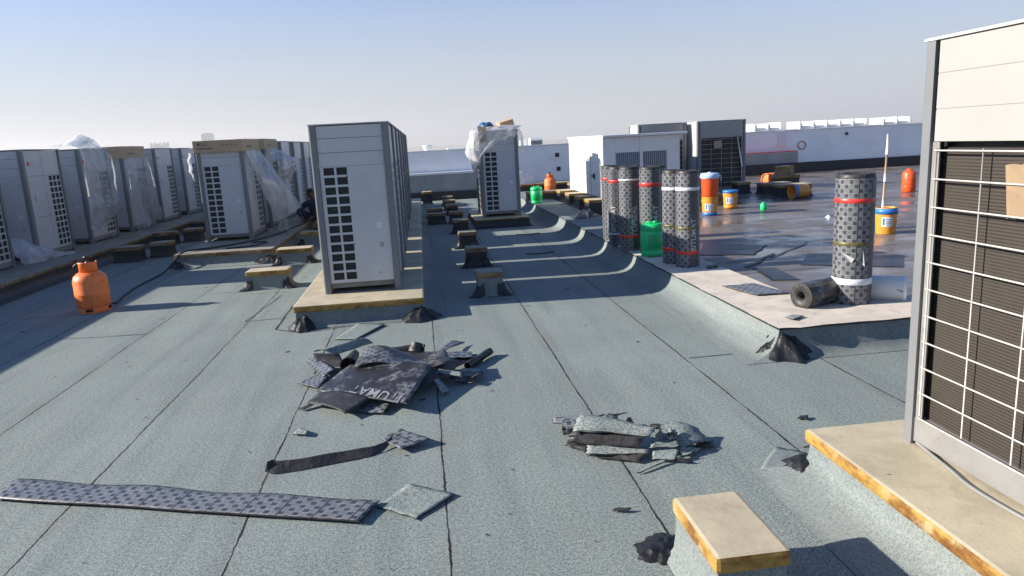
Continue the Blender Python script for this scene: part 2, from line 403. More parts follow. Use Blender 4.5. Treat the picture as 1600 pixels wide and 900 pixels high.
# building body under the roof
for q in ([(LEFT-.2, -4, -14), (XR, -4, -14), (XR, -4, -.01), (LEFT-.2, -4, -.01)], [(XR, -4, -14), (XR, BACK+.2, -14), (XR, BACK+.2, -.01), (XR, -4, -.01)],
          [(LEFT-.2, BACK+.2, -14), (LEFT-.2, -4, -14), (LEFT-.2, -4, -.01), (LEFT-.2, BACK+.2, -.01)], [(XR, BACK+.2, -14), (LEFT-.2, BACK+.2, -14), (LEFT-.2, BACK+.2, -.01), (XR, BACK+.2, -.01)]):
    mb.face(q, 2)
def gp(*pp): return [tuple(at(*q))[:2] for q in pp]
for pts, w in ((gp((430, 515), (470, 521), (560, 508), (690, 495)), .014), (gp((458, 478), (430, 515)), .012), (gp((692, 452), (697, 490)), .008),
               (gp((82, 530), (160, 527), (231, 522)), .012), (gp((1225, 553), (1320, 546), (1410, 540)), .013), (gp((1076, 560), (1182, 550)), .012),
               (gp((382, 503), (450, 497)), .013), (gp((383, 503), (440, 462)), .009), (gp((325, 459), (372, 457), (378, 452), (395, 450)), .01), (gp((24, 499), (90, 495), (140, 492)), .012),
               (gp((385, 460), (450, 456)), .009), (gp((523, 531), (556, 531), (580, 518)), .008), (gp((590, 793), (652, 812)), .006),
               (gp((742, 466), (800, 462), (815, 459)), .012), (gp((702, 475), (806, 466)), .012), (gp((1255, 700), (1290, 690)), .01),
               (gp((800, 462), (940, 450)), .008), (gp((722, 420), (766, 416)), .008), (gp((270, 413), (350, 409), (440, 404)), .012), (gp((1192, 733), (1225, 760)), .014), (gp((1410, 540), (1500, 533)), .013)):
    ribbon(mb, pts, w, mi=1)
rg = random.Random(3)
for k in range(46):   # stuck bits of bitumen on the mineral finish
    x, y = rg.uniform(-2.6, 1.5), rg.uniform(2.4, 6.2); s_ = rg.uniform(.003, .012); a = rg.uniform(0, PI)
    c, d = math.cos(a)*s_, math.sin(a)*s_; e = rg.uniform(.3, .8)
    mb.face([(x-c, y-d, .004), (x+d*e, y-c*e, .005), (x+c, y+d, .004), (x-d*e, y+c*e, .004)], 1)
tag(mb.build('roof', ['floor', 'seam', 'far_conc']), kind='structure')

# raised roof on the right
PX, PY, PZ = 2.36, 4.53, .2
mb = MB()
PROF = [(.0, .196), (.012, .15), (.03, .105), (.065, .06), (.12, .026), (.2, .008), (.3, .003)]
skirt(mb, [(PX, BACK-.02), (PX, PY), (XR-.1, PY)], PROF, mi=1, ws=[1, .45])
mb.face([(2.9, 5.05, .17), (XR, 5.05, .17), (XR, BACK, .17), (2.9, BACK, .17)], 0)
# border strip: dusty near, grey membrane farther off; its lip is uneven
def strip(x0, x1, y0, y1, mi, nu=20, nv=20):
    def f(u, v):
        x, y = x0+(x1-x0)*u, y0+(y1-y0)*v; e = 0
        if x0 == PX-.015 and u == 0: e = .018*nz(y*5, 2)+.008*nz(y*19, 4)
        ey = .03*nz(x*5, 7)+.012*nz(x*20, 9) if (y0 == PY-.015 and v == 0) else 0
        return (x+e, y+ey, .2+.006*nz(x*2.5, y*2.5)+.003*nz(x*9, y*9)+.012*(.5+.5*nz(x*2, y*.8, 3))*0)
    mb.grid(f, nu, nv, mi)
strip(PX-.015, 2.93, PY-.015, 9.4, 2, 8, 70)
strip(2.93, XR-.1, PY-.015, 5.1, 2, 120, 8)
strip(PX-.015, 2.93, 9.4, BACK-.02, 1, 6, 60)
# lip under the border edge and its step down to the dark membrane
for (a, b) in (((PX-.012, BACK-.02), (PX-.012, PY-.012)), ((PX-.012, PY-.012), (XR-.1, PY-.012))):
    mb.grid(lambda u, v, a=a, b=b: (a[0]+(b[0]-a[0])*u, a[1]+(b[1]-a[1])*u, .196-.012*v), 40, 1, 4)
for (a, b) in (((2.93, 5.1), (2.93, BACK-.02)), ((XR-.1, 5.1), (2.93, 5.1))):
    mb.grid(lambda u, v, a=a, b=b: (a[0]+(b[0]-a[0])*u, a[1]+(b[1]-a[1])*u, .2-.04*v), 40, 1, 2)
def poly(px, z, mi):
    mb.face([tuple(at(*q, z)) for q in px], mi)
poly([(1100, 378), (1165, 382), (1198, 383), (1178, 398), (1092, 399)], .174, 3)
poly([(1177, 418), (1211, 418), (1250, 437), (1205, 438)], .174, 3)
poly([(1262, 396), (1412, 399), (1412, 417), (1250, 414)], .174, 3)
for pts, w in (([(1165, 418), (1210, 397)], .06), ([(1135, 411), (1160, 408), (1200, 406), (1262, 380)], .03), ([(1160, 369), (1262, 378), (1312, 373)], .025),
               ([(1177, 418), (1207, 438), (1250, 437)], .035), ([(1250, 414), (1412, 418)], .03), ([(1092, 399), (1178, 398), (1198, 383)], .03)):
    ribbon(mb, [tuple(at(*q, .17))[:2] for q in pts], w, z=.178, mi=4)
tag(mb.build('raised_roof', ['broof', 'mineral', 'cream', 'patch', 'seam']), kind='structure')

# parapets
def wall(name, label, boxes, mats, cat='wall'):
    r = thing(name, label, cat, (0, 0, 0))
    for (nm, b, m) in boxes:
        q = MB(); q.box(*b, bev=.006); q.build(nm, m, r)
    return r
wall('parapet_wall', 'long pale blue-grey parapet at the back of the roof behind the draped unit', [
    ('wall_face', (LEFT+.2, 8.6, BACK, BACK+.18, 0, 1.36), 'wall'), ('coping', (LEFT+.18, 8.6, BACK-.02, BACK+.2, 1.36, 1.40), 'cap'),
    ('bitumen_upstand', (1.6, 8.6, BACK-.05, BACK-.003, .17, .33), 'blackbase'), ('outlet', (3.9, 4.02, BACK-.012, BACK-.002, 1.02, 1.14), 'black'), ('outlet', (3.93, 4.05, BACK-.012, BACK-.002, .62, .74), 'black')], 'wall')
wall('parapet_wall', 'higher parapet run on the far right with a red ring drawn on it', [
    ('wall_face', (8.6, XR, BACK+.005, BACK+.185, 0, 1.415), 'wall'), ('coping', (8.6, XR, BACK-.02, BACK+.2, 1.415, 1.445), 'cap'),
    ('bitumen_upstand', (8.6, XR, BACK-.05, BACK-.003, .17, .46), 'blackbase'), ('corner_strip', (10.72, 10.98, BACK-.03, BACK-.002, .95, 1.41), 'cap')], 'wall')
wall('parapet_wall', 'parapet along the left roof edge behind the row of units', [
    ('wall_face', (LEFT, LEFT+.18, -4, BACK+.18, 0, 1.44), 'wall'), ('coping', (LEFT-.02, LEFT+.2, -4, BACK+.2, 1.44, 1.48), 'cap')], 'wall')
wall('low_wall', 'low bare grey upstand with white coping in front of the back parapet', [
    ('wall_face', (-1.4, 1.55, BACK-.32, BACK-.06, 0, .72), 'grey_wall'), ('coping', (-1.4, 1.57, BACK-.34, BACK-.04, .72, .78), 'cap'), ('bitumen_upstand', (-1.4, 1.6, BACK-.37, BACK-.323, 0, .24), 'blackbase')], 'wall')
wall('low_wall', 'low grey upstand with a red line on top at the far right parapet', [
    ('wall_face', (8.4, 11.2, BACK-.36, BACK-.06, .17, .80), 'grey_wall'), ('top_line', (8.4, 11.2, BACK-.34, BACK-.08, .8, .83), 'redline'), ('bitumen_upstand', (8.4, 11.25, BACK-.41, BACK-.363, .17, .48), 'blackbase')], 'wall')
mb = MB(); ring = [at(1253+6.2*math.cos(a), 227+6.2*math.sin(a), y=BACK-.02) for a in [2*PI*k/20 for k in range(21)]]
mb.tube(ring, .012, 6)
tag(mb.build('hose_ring', 'redline'), 'small dark red coil hung on the far right parapet', 'hose coil')
tag((lambda q: (q.box(12.9, 12.98, BACK-.03, BACK-.001, 1.2, 1.28), q.build('wall_outlet', 'black'))[1])(MB()), 'small black outlet in the far right parapet right of the red ring', 'outlet')

# ------------------------------------------------------------------ plinths
def plinth(label, x0, x1, y0, y1, top=.2, cap=.06, cant=.16, slab='slab', skirt_m='mineral', over=.02, ws=None):
    r = thing('concrete_plinth', label, 'plinth', (0, 0, 0))
    q = MB(); q.box(x0, x1, y0, y1, top-cap, top, bev=.016); q.build('slab', slab, r)
    pr = [(0, top-cap+.002), (.004, top*.45), (.02, top*.25), (cant*.35, top*.1), (cant, .004)]
    q = MB(); skirt(q, [(x0+over, y1-over), (x0+over, y0+over), (x1-over, y0+over), (x1-over, y1-over)], pr, closed=True, wob=.004, ws=ws)
    q.build('membrane_skirt', skirt_m, r); return r
plinth('long cream-topped plinth under the centre row of units', -1.23, -.06, 6.46, 19.2, ws=[.5, .55, 1, .5])
plinth('yellow-edged plinth at the right foreground under the nearest unit', 1.64, 3.6, -2.4, 2.9, cant=.26, ws=[1, 1, 1, .3])
plinth('brown-edged plinth carrying the row capped with cardboard', -3.6, -2.22, 10.72, 20.0, slab='slab_dull')
plinth('grey plinth along the left edge under the row of shaded units', -6.45, -5.02, 2.0, 20.2, slab='slab_dull', cap=.05, skirt_m='bitumen')
plinth('small black-skirted plinth under the plastic-draped unit', .9, 1.93, 13.1, 15.2, top=.17, cap=.03, slab='slab', skirt_m='blackbase', cant=.08)

# ------------------------------------------------------------------ condenser unit
UD, UL, UH = .73, 1.13, 1.59
def panel_with_cells(mb, frame, W_, H_, cells, t=.012):
    """flat panel W_ x H_ (local a,b) with rectangular openings in a rows x cols block, cells=(a0,a1,b0,b1,na,nb,bar_a,bar_b)"""
    a0, a1, b0, b1, na, nb, ba, bb = cells
    def bx(p, q, r_, s_): frame(mb, p, q, r_, s_, 0, t)
    bx(0, a0, 0, H_); bx(a1, W_, 0, H_); bx(a0, a1, 0, b0); bx(a0, a1, b1, H_)
    ca = (a1-a0-ba*(na-1))/na; cb = (b1-b0-bb*(nb-1))/nb
    for i in range(1, na):
        x = a0+i*(ca+ba)-ba; bx(x, x+ba, b0, b1)
    for j in range(1, nb):
        z = b0+j*(cb+bb)-bb
        for i in range(na):
            x = a0+i*(ca+ba); bx(x, x+ca, z, z+bb)
    return ca, cb
def make_unit():
    r = thing('condenser_unit', 'x', 'air conditioner')
    hx = UD/2
    q = MB()     # inner body: plain box set in from the panels
    q.box(-hx+.06, hx-.05, .05, UL-.03, .1, UH-.03); q.build('cabinet', 'black', r)
    q = MB()     # base frame with feet
    q.box(-hx+.012, -hx+.05, .03, UL-.03, .012, .115, bev=.004); q.box(hx-.05, hx-.02, .03, UL-.03, .03, .1)
    q.box(-hx+.05, hx-.05, .06, .09, .045, .1)
    q.box(-hx+.05, hx-.05, UL-.09, UL-.06, .045, .1); q.build('base_rail', 'rail', r)
    for sx in (-1, 1):
        for y in (0, 1):
            q = MB(); xo = hx if sx > 0 else -hx; yo = 0 if y == 0 else UL; sy = 1 if y == 0 else -1
            pf = [(.014, 0), (.062, 0), (.062, .014), (.016, .014), (.016, .058), (0, .058), (0, .014), (.004, .005)]
            pf = [(xo-sx*a_, yo+sy*b_) for a_, b_ in pf]
            if sx*sy > 0: pf.reverse()
            for k in range(8):
                a_, b_ = pf[k], pf[(k+1) % 8]; q.face([(*a_, 0), (*b_, 0), (*b_, UH-.012), (*a_, UH-.012)])
            q.face([(*p_, 0) for p_ in reversed(pf)]); q.face([(*p_, UH-.012) for p_ in pf])
            q.build('corner_post', 'post', r)
    # near end (-Y): two columns of louvre openings and a plain panel
    Wp = UD-.13
    def fr(m, a, b, c, d, e, f): m.box(-hx+.065+a, -hx+.065+b, .018, .018+f, .1+c, .1+d)
    q = MB(); panel_with_cells(q, fr, Wp, 1.10, (.035, .25, .03, 1.09, 2, 12, .02, .021))
    q.box(-hx+.065, hx-.065, .019, .030, 1.202, 1.325); q.box(-hx+.065, hx-.065, .019, .030, 1.329, 1.455); q.box(-hx+.065, hx-.065, .019, .030, 1.459, UH-.02)
    q.build('end_panel', 'panel', r)
    q = MB(); q.box(-hx+.07, hx-.07, .043, .048, .102, 1.2)
    for k in range(12*4):
        z = .135+k*.0222; q.box(-hx+.1, -hx+.31, .032, .042, z, z+.009)
    q.build('louvre', 'fins_back', r)
    q = MB(); q.box(hx-.19, hx-.135, .0145, .0175, .605, .66); q.build('sticker', 'tape_white', r)
    q = MB()
    for (a, b) in ((-.06, 1.10), (-.05, .46), (.17, .17)): q.box(a, a+.013, .0145, .0175, b, b+.013)
    for k in range(3): q.box(hx-.17, hx-.135, .0145, .0175, .425+k*.016, .432+k*.016)
    q.build('screw', 'post', r)
    # far end
    q = MB(); q.box(-hx+.065, hx-.065, UL-.03, UL-.018, .1, UH-.02); q.build('end_panel', 'panel', r)
    # front (+X): plain door on the left, grille door on the right
    def ff(m, a, b, c, d, e, f): m.box(hx-.018-f, hx-.018, .565+a, .565+b, .1+c, .1+d)
    q = MB(); q.box(hx-.030, hx-.018, .062, .560, .1, .60, bev=.002); q.box(hx-.030, hx-.018, .062, .560, .604, 1.20, bev=.002)
    q.box(hx-.018, hx-.004, .20, .42, .83, .93, bev=.006); q.box(hx-.03, hx-.019, .062, .560, 1.204, UH-.02, bev=.002); q.build('front_panel', 'panel', r)
    q = MB(); panel_with_cells(q, ff, .50, 1.10, (.13, .485, .03, 1.09, 3, 12, .018, .021))
    q.box(hx-.030, hx-.019, .565, 1.065, 1.204, UH-.02); q.build('grille_panel', 'panel', r)
    q = MB(); q.box(hx-.048, hx-.043, .57, 1.06, .102, 1.2)
    for k in range(12*4):
        z = .135+k*.0222; q.box(hx-.042, hx-.033, .69, 1.05, z, z+.009)
    q.build('louvre', 'fins_back', r)
    # maker's mark: small red disc and grey letters on the plain door
    q = MB(); n = 20
    q.face([(hx-.0165, .17+.035*math.cos(2*PI*k/n), 1.38+.035*math.sin(2*PI*k/n)) for k in range(n)]); q.build('logo_disc', 'logo_red', r)
    lt = text_mesh('LG', .075, 'logo_grey', 'logo_letters'); lt.parent = r
    lt.matrix_local = Matrix.Translation((hx-.0165, .215, 1.352)) @ Matrix(((0, 0, 1, 0), (1, 0, 0, 0), (0, 1, 0, 0), (0, 0, 0, 1)))
    # back (-X): coil behind a wire guard, plain upper panel
    q = MB(); q.box(-hx+.045, -hx+.058, .05, UL-.05, .115, UH-.40); q.build('coil', 'coil', r)
    q = MB()
    q.box(-hx+.0085, -hx+.02, .075, UL-.075, UH-.374, UH-.016)
    for (za, zb) in ((.375, .262), (.257, .134), (.129, .015)): q.box(-hx+.006, -hx+.0083, .075, UL-.075, UH-za, UH-zb, bev=.0009)
    q.build('upper_panel', 'cream_paint', r)
    for (ya, yb) in ((UL-.1, UL-.062), (.062, .1)):
        q = MB(); q.box(-hx+.012, -hx+.018, ya, yb, .116, UH-.377); q.build('coil_bracket', 'rail', r)
    q = MB()
    for k in range(11):
        z = .122+k*.106; q.tube([(-hx+.030, UL-.066, z+.004), (-hx+.004, UL-.085, z), (-hx+.004, .085, z), (-hx+.030, .066, z+.004)], .0035, 6)
    for k in range(5):
        y = .087+k*(UL-.174)/4; q.tube([(-hx+.0105, y, .13), (-hx+.0105, y, UH-.40)], .0032, 6)
    q.build('wire_guard', 'wire', r)
    q = MB(); q.box(-hx-.004, hx+.004, -.004, UL+.004, UH-.011, UH, bev=.003); q.build('top_cover', 'panel', r)
    return r
def text_mesh(body, size, mat, name, bold=.0):
    c = D.curves.new(name, 'FONT'); c.body = body; c.size = size; c.offset = bold*size
    o = D.objects.new(name, c); COL.objects.link(o)
    dg = bpy.context.evaluated_depsgraph_get(); me = D.meshes.new_from_object(o.evaluated_get(dg))
    D.objects.remove(o); D.curves.remove(c)
    me.materials.clear(); me.materials.append(M[mat]); me.name = name
    q = D.objects.new(name, me); COL.objects.link(q); return q

proto = make_unit(); used = [False]
def unit(x, y, z, label, group, rz=0., skip=()):
    """x: middle of the unit's depth, y: its near end"""
    if not used[0] and not skip:
        used[0] = True; o = proto
    else: o = copy_tree(proto, None, skip)
    o.location = (x, y, z); o.rotation_euler.z = rz; tag(o, label, None, group); return o
# centre row
cx = -.635
names = ['nearest grey unit at the front of the centre row', 'second unit of the centre row just behind the nearest one', 'third unit of the centre row', 'fourth unit of the centre row',
         'fifth unit of the centre row', 'sixth unit of the centre row', 'farthest unit of the centre row near the back wall']
for k, y in enumerate((6.92, 8.21, 9.52, 10.98, 12.74, 14.18, 15.6)):
    unit(cx, y, .2, names[k], 'units in the centre row')
# left row, backs to the parapet
names = ['leftmost grey unit cut by the left edge of the photo', 'bare grey unit with red logo second from the left edge', 'unit under a loose milky plastic sheet in the left row',
         'unit under cardboard and clear film in the left row', 'bare unit right after the cardboard-capped one in the left row', 'bare unit sixth along the left row', 'seventh unit of the left row', 'farthest unit of the left row']
left_units = []
for k in range(6):
    left_units.append(unit(-5.98, 9.43+1.765*k, .2, names[k], 'units in the left row'))
# second row with the cardboard caps
names = ['unit capped with printed cardboard and trailing plastic beside the squatting man', 'second cardboard-capped unit just behind the printed box', 'first bare unit behind the capped ones in the second row',
         'second bare unit behind the capped ones in the second row', 'third bare unit behind the capped ones in the second row']
for k, y in enumerate((12.1, 13.75, 15.4, 16.9, 18.3)):
    unit(-3.15, y, .2, names[k], 'units in the second row')
unit(1.45, 13.45, .17, 'lone unit on its own small plinth draped with plastic and cardboard', 'lone units')
near = unit(2.345, 1.575, .22, 'closest unit at the right edge with its white wire guard in full sun', 'lone units')
unit(7.22, 15.95, .17, 'right one of the two units with dark coil backs beyond the white cabinet', 'units beyond the white cabinet', rz=R(90))
unit(6.00, 16.35, .17, 'left one of the two units with dark coil backs beyond the white cabinet', 'units beyond the white cabinet', rz=R(90))

near.location.z = .2; near.scale.z = 1.04

# ------------------------------------------------------------------ cardboard caps, sheets of plastic
def carton(name, label, x0, x1, y0, y1, z0, z1, printed=True, tilt=(0, 0), loc=None, wear=1):
    r = thing(name, label, 'cardboard box', ((x0+x1)/2, (y0+y1)/2, z0)); r.rotation_euler = (tilt[0], tilt[1], 0)
    w, d, h = (x1-x0)/2, (y1-y0)/2, z1-z0
    q = MB(); q.box(-w, w, -d, d, 0, h, bev=.006); q.box(-w+.005, w-.005, -.03, .03, h+.0005, h+.002); q.build('carton_body', 'card', r)
    if printed:
        q = MB(); n = 18
        q.face([(-w+.09+.024*math.cos(2*PI*k/n), -d-.0015, h*.7+.024*math.sin(2*PI*k/n)) for k in range(n)])
        for k in range(7): q.face([(-w+.06+k*.033, -d-.0015, h*.28), (-w+.085+k*.033, -d-.0015, h*.28), (-w+.085+k*.033, -d-.0015, h*.28+.022), (-w+.06+k*.033, -d-.0015, h*.28+.022)])
        for k in range(4): q.face([(.05+k*.07, -d-.0015, h*.55), (.085+k*.07, -d-.0015, h*.55), (.085+k*.07, -d-.0015, h*.55+.012), (.05+k*.07, -d-.0015, h*.55+.012)])
        for k in range(3): q.face([(w+.0015, -d+.3+k*.1, h*.3), (w+.0015, -d+.36+k*.1, h*.3), (w+.0015, -d+.36+k*.1, h*.3+.03), (w+.0015, -d+.3+k*.1, h*.3+.03)])
        q.build('print_marks', 'card_ink', r)
        t = text_mesh('LG', .075, 'card_ink', 'print_letters'); t.parent = r
        t.matrix_local = Matrix.Translation((-w+.125, -d-.0015, h*.7-.026)) @ Matrix.Rotation(R(90), 4, 'X')
    return r
carton('cardboard_box', 'printed brown cardboard lid on top of the unit beside the squatting man', -3.53, -2.77, 12.06, 13.27, 1.61, 1.80)
carton('cardboard_box', 'brown cardboard lid farther back, half hidden behind the printed one', -3.53, -2.77, 13.7, 14.92, 1.63, 1.82)
carton('cardboard_box', 'brown cardboard lid on the film-wrapped unit in the left row', -6.36, -5.6, 14.70, 15.88, 1.60, 1.83)

def sheet_of_film(name, label, ctrl, mat='film', nu=40, nv=40, amp=.03, fr=4., cat='plastic sheet', seed=0, edge=.05):
    """ctrl: grid of control points (rows of Vectors), interpolated smoothly; wrinkles added along the normal"""
    C_ = [[Vector(p) for p in row] for row in ctrl]
    def spl(ps, t):
        n = len(ps)-1; q = t*n; i = min(int(q), n-1); w = q-i
        a, b, c, d = ps[max(i-1, 0)], ps[i], ps[i+1], ps[min(i+2, n)]
        return .5*((2*b)+(c-a)*w+(2*a-5*b+4*c-d)*w*w+(3*b-a-3*c+d)*w**3)
    def f(u, v):
        p = spl([spl(row, v) for row in C_], u)
        e = nz(u*fr*1.3+seed, v*fr*.5, seed)+.5*nz(u*fr*3+seed, v*fr*1.2, seed+3)+.3*nz(u*fr*6, v*fr*5, seed+7)
        e2 = nz(u*fr+seed+20, v*fr, seed); k = amp
        return p+Vector((e*k, e2*k*.6, (.5*e2*k)+(edge*nz(v*9, seed, u*2) if u > .97 else 0)))
    q = MB(); q.grid(f, nu, nv)
    return tag(q.build(name, mat), label, cat)
FX = -5.63
# left row, third unit: gathered sheet over the top falling over the front
y3 = 9.43+1.765*2
sheet_of_film('plastic_sheet', 'milky plastic sheet slung over the third unit of the left row', [
    [(-6.1, y3-.02, 1.86), (-6.1, y3+.3, 1.84), (-6.1, y3+.6, 1.9), (-6.1, y3+1.0, 1.83), (-6.1, y3+1.2, 1.8)],
    [(FX+.03, y3-.03, 1.80), (FX+.03, y3+.3, 1.82), (FX+.03, y3+.6, 1.88), (FX+.03, y3+.95, 1.80), (FX+.03, y3+1.15, 1.72)],
    [(FX+.10, y3-.1, 1.2), (FX+.12, y3+.3, 1.25), (FX+.10, y3+.6, 1.3), (FX+.1, y3+.95, 1.35), (FX+.06, y3+1.2, 1.35)],
    [(FX+.15, y3-.25, .75), (FX+.16, y3+.25, .8), (FX+.14, y3+.6, .9), (FX+.12, y3+.95, .98), (FX+.07, y3+1.17, 1.02)],
    [(FX+.16, y3-.3, .42), (FX+.17, y3+.2, .45), (FX+.15, y3+.55, .52), (FX+.12, y3+.85, .70), (FX+.07, y3+1.12, .88)]], 'film', amp=.05, seed=2)
sheet_of_film('plastic_sheet', 'crumpled clear film heaped on top of the third unit of the left row', [
    [(-5.98, y3+.05, 1.80), (-5.98, y3+.4, 1.86), (-5.98, y3+.8, 1.9), (-5.98, y3+1.05, 1.8)],
    [(-5.85, y3+.1, 1.88), (-5.85, y3+.45, 1.97), (-5.85, y3+.75, 2.04), (-5.85, y3+1.0, 1.86)],
    [(-5.65, y3+.05, 1.81), (-5.65, y3+.4, 1.87), (-5.62, y3+.8, 1.92), (-5.65, y3+1.05, 1.8)]], 'film_dense', nu=24, nv=24, amp=.05, seed=9)
y4 = 9.43+1.765*3
sheet_of_film('plastic_sheet', 'clear film hanging full length over the cardboard-capped unit of the left row', [
    [(FX+.06, y4-.02, 1.61), (FX+.06, y4+.35, 1.62), (FX+.06, y4+.8, 1.62), (FX+.06, y4+1.15, 1.61)],
    [(FX+.10, y4-.06, 1.2), (FX+.12, y4+.35, 1.2), (FX+.09, y4+.8, 1.2), (FX+.11, y4+1.2, 1.2)],
    [(FX+.13, y4-.1, .7), (FX+.10, y4+.4, .7), (FX+.14, y4+.8, .72), (FX+.13, y4+1.24, .75)],
    [(FX+.15, y4-.12, .23), (FX+.14, y4+.4, .24), (FX+.15, y4+.8, .27), (FX+.15, y4+1.28, .32)]], 'film', amp=.035, seed=5)
sheet_of_film('plastic_sheet', 'white crumpled plastic heap on the left plinth between the first two units', [
    [(-5.55, 10.62, .21), (-5.45, 10.9, .21), (-5.45, 11.2, .21), (-5.4, 11.5, .21), (-5.35, 11.75, .205)],
    [(-5.7, 10.66, .42), (-5.65, 10.9, .50), (-5.62, 11.15, .44), (-5.5, 11.5, .27), (-5.42, 11.8, .22)],
    [(-5.9, 10.66, .46), (-5.9, 10.95, .56), (-5.9, 11.2, .46), (-5.9, 11.25, .4), (-5.9, 11.26, .3)],
    [(-6.2, 10.66, .21), (-6.2, 10.9, .21), (-6.2, 11.2, .21), (-6.2, 11.25, .21), (-6.2, 11.26, .21)]], 'film_dense', nu=30, nv=30, amp=.05, fr=6, seed=11)
# trailing sheet beside the man
XF = -2.79
def tp(px, py, x=None, y=None): return tuple(at(px, py, x=x, y=y))
sheet_of_film('plastic_sheet', 'translucent sheet blown out sideways from under the printed cardboard lid', [
    [(XF+.03, 12.15, 1.62), (XF+.03, 12.5, 1.62), (XF+.03, 12.9, 1.62), (XF+.03, 13.2, 1.62)],
    [(XF+.10, 12.45, 1.2), (XF+.13, 12.6, 1.25), (XF+.18, 12.9, 1.32), (XF+.16, 13.2, 1.4)],
    [(XF+.18, 12.8, .62), (XF+.28, 12.8, .75), (XF+.42, 12.9, .88), (XF+.44, 13.1, .98)],
    [(XF+.20, 13.0, .38), (XF+.30, 12.95, .42), (XF+.52, 12.95, .52), (XF+.68, 13.0, .60)]], 'film_dense', amp=.03, fr=3, seed=21, edge=.02)
sheet_of_film('plastic_sheet', 'narrow strand of film hanging to the plinth under the blown-out sheet', [
    [(XF+.24, 12.9, .75), (XF+.3, 13.0, .78), (XF+.36, 13.1, .8)],
    [(XF+.25, 12.95, .5), (XF+.32, 13.05, .5), (XF+.37, 13.12, .5)],
    [(XF+.24, 12.95, .21), (XF+.3, 13.05, .21), (XF+.42, 13.12, .21)]], 'film', nu=20, nv=14, amp=.03, seed=23)
sheet_of_film('plastic_sheet', 'bunched plastic around the second cardboard-capped unit', [
    [(XF+.03, 13.75, 1.64), (XF+.03, 14.1, 1.64), (XF+.03, 14.5, 1.64), (XF+.03, 14.9, 1.64)],
    [(XF+.2, 13.8, 1.35), (XF+.35, 14.1, 1.4), (XF+.4, 14.4, 1.4), (XF+.15, 14.85, 1.4)],
    [(XF+.1, 13.9, .95), (XF+.25, 14.1, .95), (XF+.3, 14.4, 1.0), (XF+.1, 14.8, 1.1)]], 'film_dense', amp=.06, fr=5, seed=25)
sheet_of_film('plastic_sheet', 'white strip of film hanging at the left corner of the printed lid', [
    [(-3.56, 12.05, 1.62), (-3.60, 12.08, 1.62), (-3.62, 12.2, 1.62)], [(-3.58, 12.05, 1.4), (-3.64, 12.1, 1.4), (-3.66, 12.2, 1.4)], [(-3.55, 12.05, 1.18), (-3.6, 12.1, 1.22), (-3.62, 12.2, 1.25)]], 'film_dense', nu=16, nv=8, amp=.03, seed=27)
# lone unit: film hood, flattened cardboard, timber block, blue bag
ux0, ux1, uy = 1.09, 1.81, 13.42
sheet_of_film('plastic_sheet', 'torn white plastic hood draped over the top of the lone unit', [
    [(ux0-.05, uy+1.15, 1.78), (ux0+.3, uy+1.15, 1.80), (ux1-.2, uy+1.15, 1.82), (ux1+.06, uy+1.1, 1.8)],
    [(ux0-.07, uy+.5, 1.79), (ux0+.25, uy+.5, 1.80), (ux1-.2, uy+.5, 1.84), (ux1+.09, uy+.5, 1.8)],
    [(ux0-.08, uy-.04, 1.77), (ux0+.2, uy-.05, 1.80), (ux1-.2, uy-.05, 1.84), (ux1+.05, uy-.03, 1.81)],
    [(ux0-.12, uy-.1, 1.42), (ux0+.18, uy-.1, 1.58), (ux1-.2, uy-.07, 1.68), (ux1-.03, uy-.04, 1.72)],
    [(ux0-.1, uy-.08, 1.05), (ux0+.06, uy-.09, 1.36), (ux1-.3, uy-.06, 1.58), (ux1-.06, uy-.03, 1.64)]], 'film_dense', amp=.05, fr=5, seed=31, edge=.08)
sheet_of_film('plastic_sheet', 'ragged film tail hanging down the left side of the lone unit', [
    [(ux0-.05, uy-.06, 1.76), (ux0-.10, uy+.3, 1.78), (ux0-.08, uy+.8, 1.78), (ux0-.06, uy+1.12, 1.78)],
    [(ux0-.10, uy-.06, 1.45), (ux0-.18, uy+.3, 1.42), (ux0-.2, uy+.8, 1.4), (ux0-.14, uy+1.1, 1.4)],
    [(ux0-.06, uy-.05, 1.0), (ux0-.12, uy+.2, 1.08), (ux0-.13, uy+.5, 1.22), (ux0-.1, uy+.9, 1.3)],
    [(ux0-.04, uy-.04, .84), (ux0-.08, uy+.1, .9), (ux0-.1, uy+.3, 1.15), (ux0-.08, uy+.7, 1.25)]], 'film_dense', amp=.04, seed=33, edge=.1)
sheet_of_film('plastic_sheet', 'loose film flapping at the right upper corner of the lone unit', [
    [(ux1+.03, uy-.02, 1.79), (ux1+.04, uy+.4, 1.80), (ux1+.04, uy+.9, 1.8)],
    [(ux1+.08, uy+.0, 1.6), (ux1+.14, uy+.4, 1.6), (ux1+.12, uy+.9, 1.62)],
    [(ux1+.06, uy+.02, 1.35), (ux1+.13, uy+.35, 1.28), (ux1+.1, uy+.8, 1.4)]], 'film', nu=24, nv=20, amp=.05, seed=35)
def cardsheet(label, pts, th=.006, mat='card', name='cardboard_sheet', cat='cardboard'):
    a, b, c, d = [Vector(p) for p in pts]; q = MB()
    nrm = (b-a).cross(d-a).normalized()*th
    f = lambda u, v, o=0: (a.lerp(b, u)).lerp(d.lerp(c, u), v)+nrm*o+Vector((0, 0, .012*nz(u*3, v*3)))
    q.grid(lambda u, v: f(u, v, 1), 8, 8, smooth=False); q.grid(lambda u, v: f(u, v), 8, 8, smooth=False, flip=True)
    for e in (lambda t, o: f(t, 0, o), lambda t, o: f(1, t, o), lambda t, o: f(1-t, 1, o), lambda t, o: f(0, 1-t, o)):
        q.grid(lambda u, v, e=e: e(u, v), 8, 1, smooth=False)
    return tag(q.build(name, mat), label, cat)
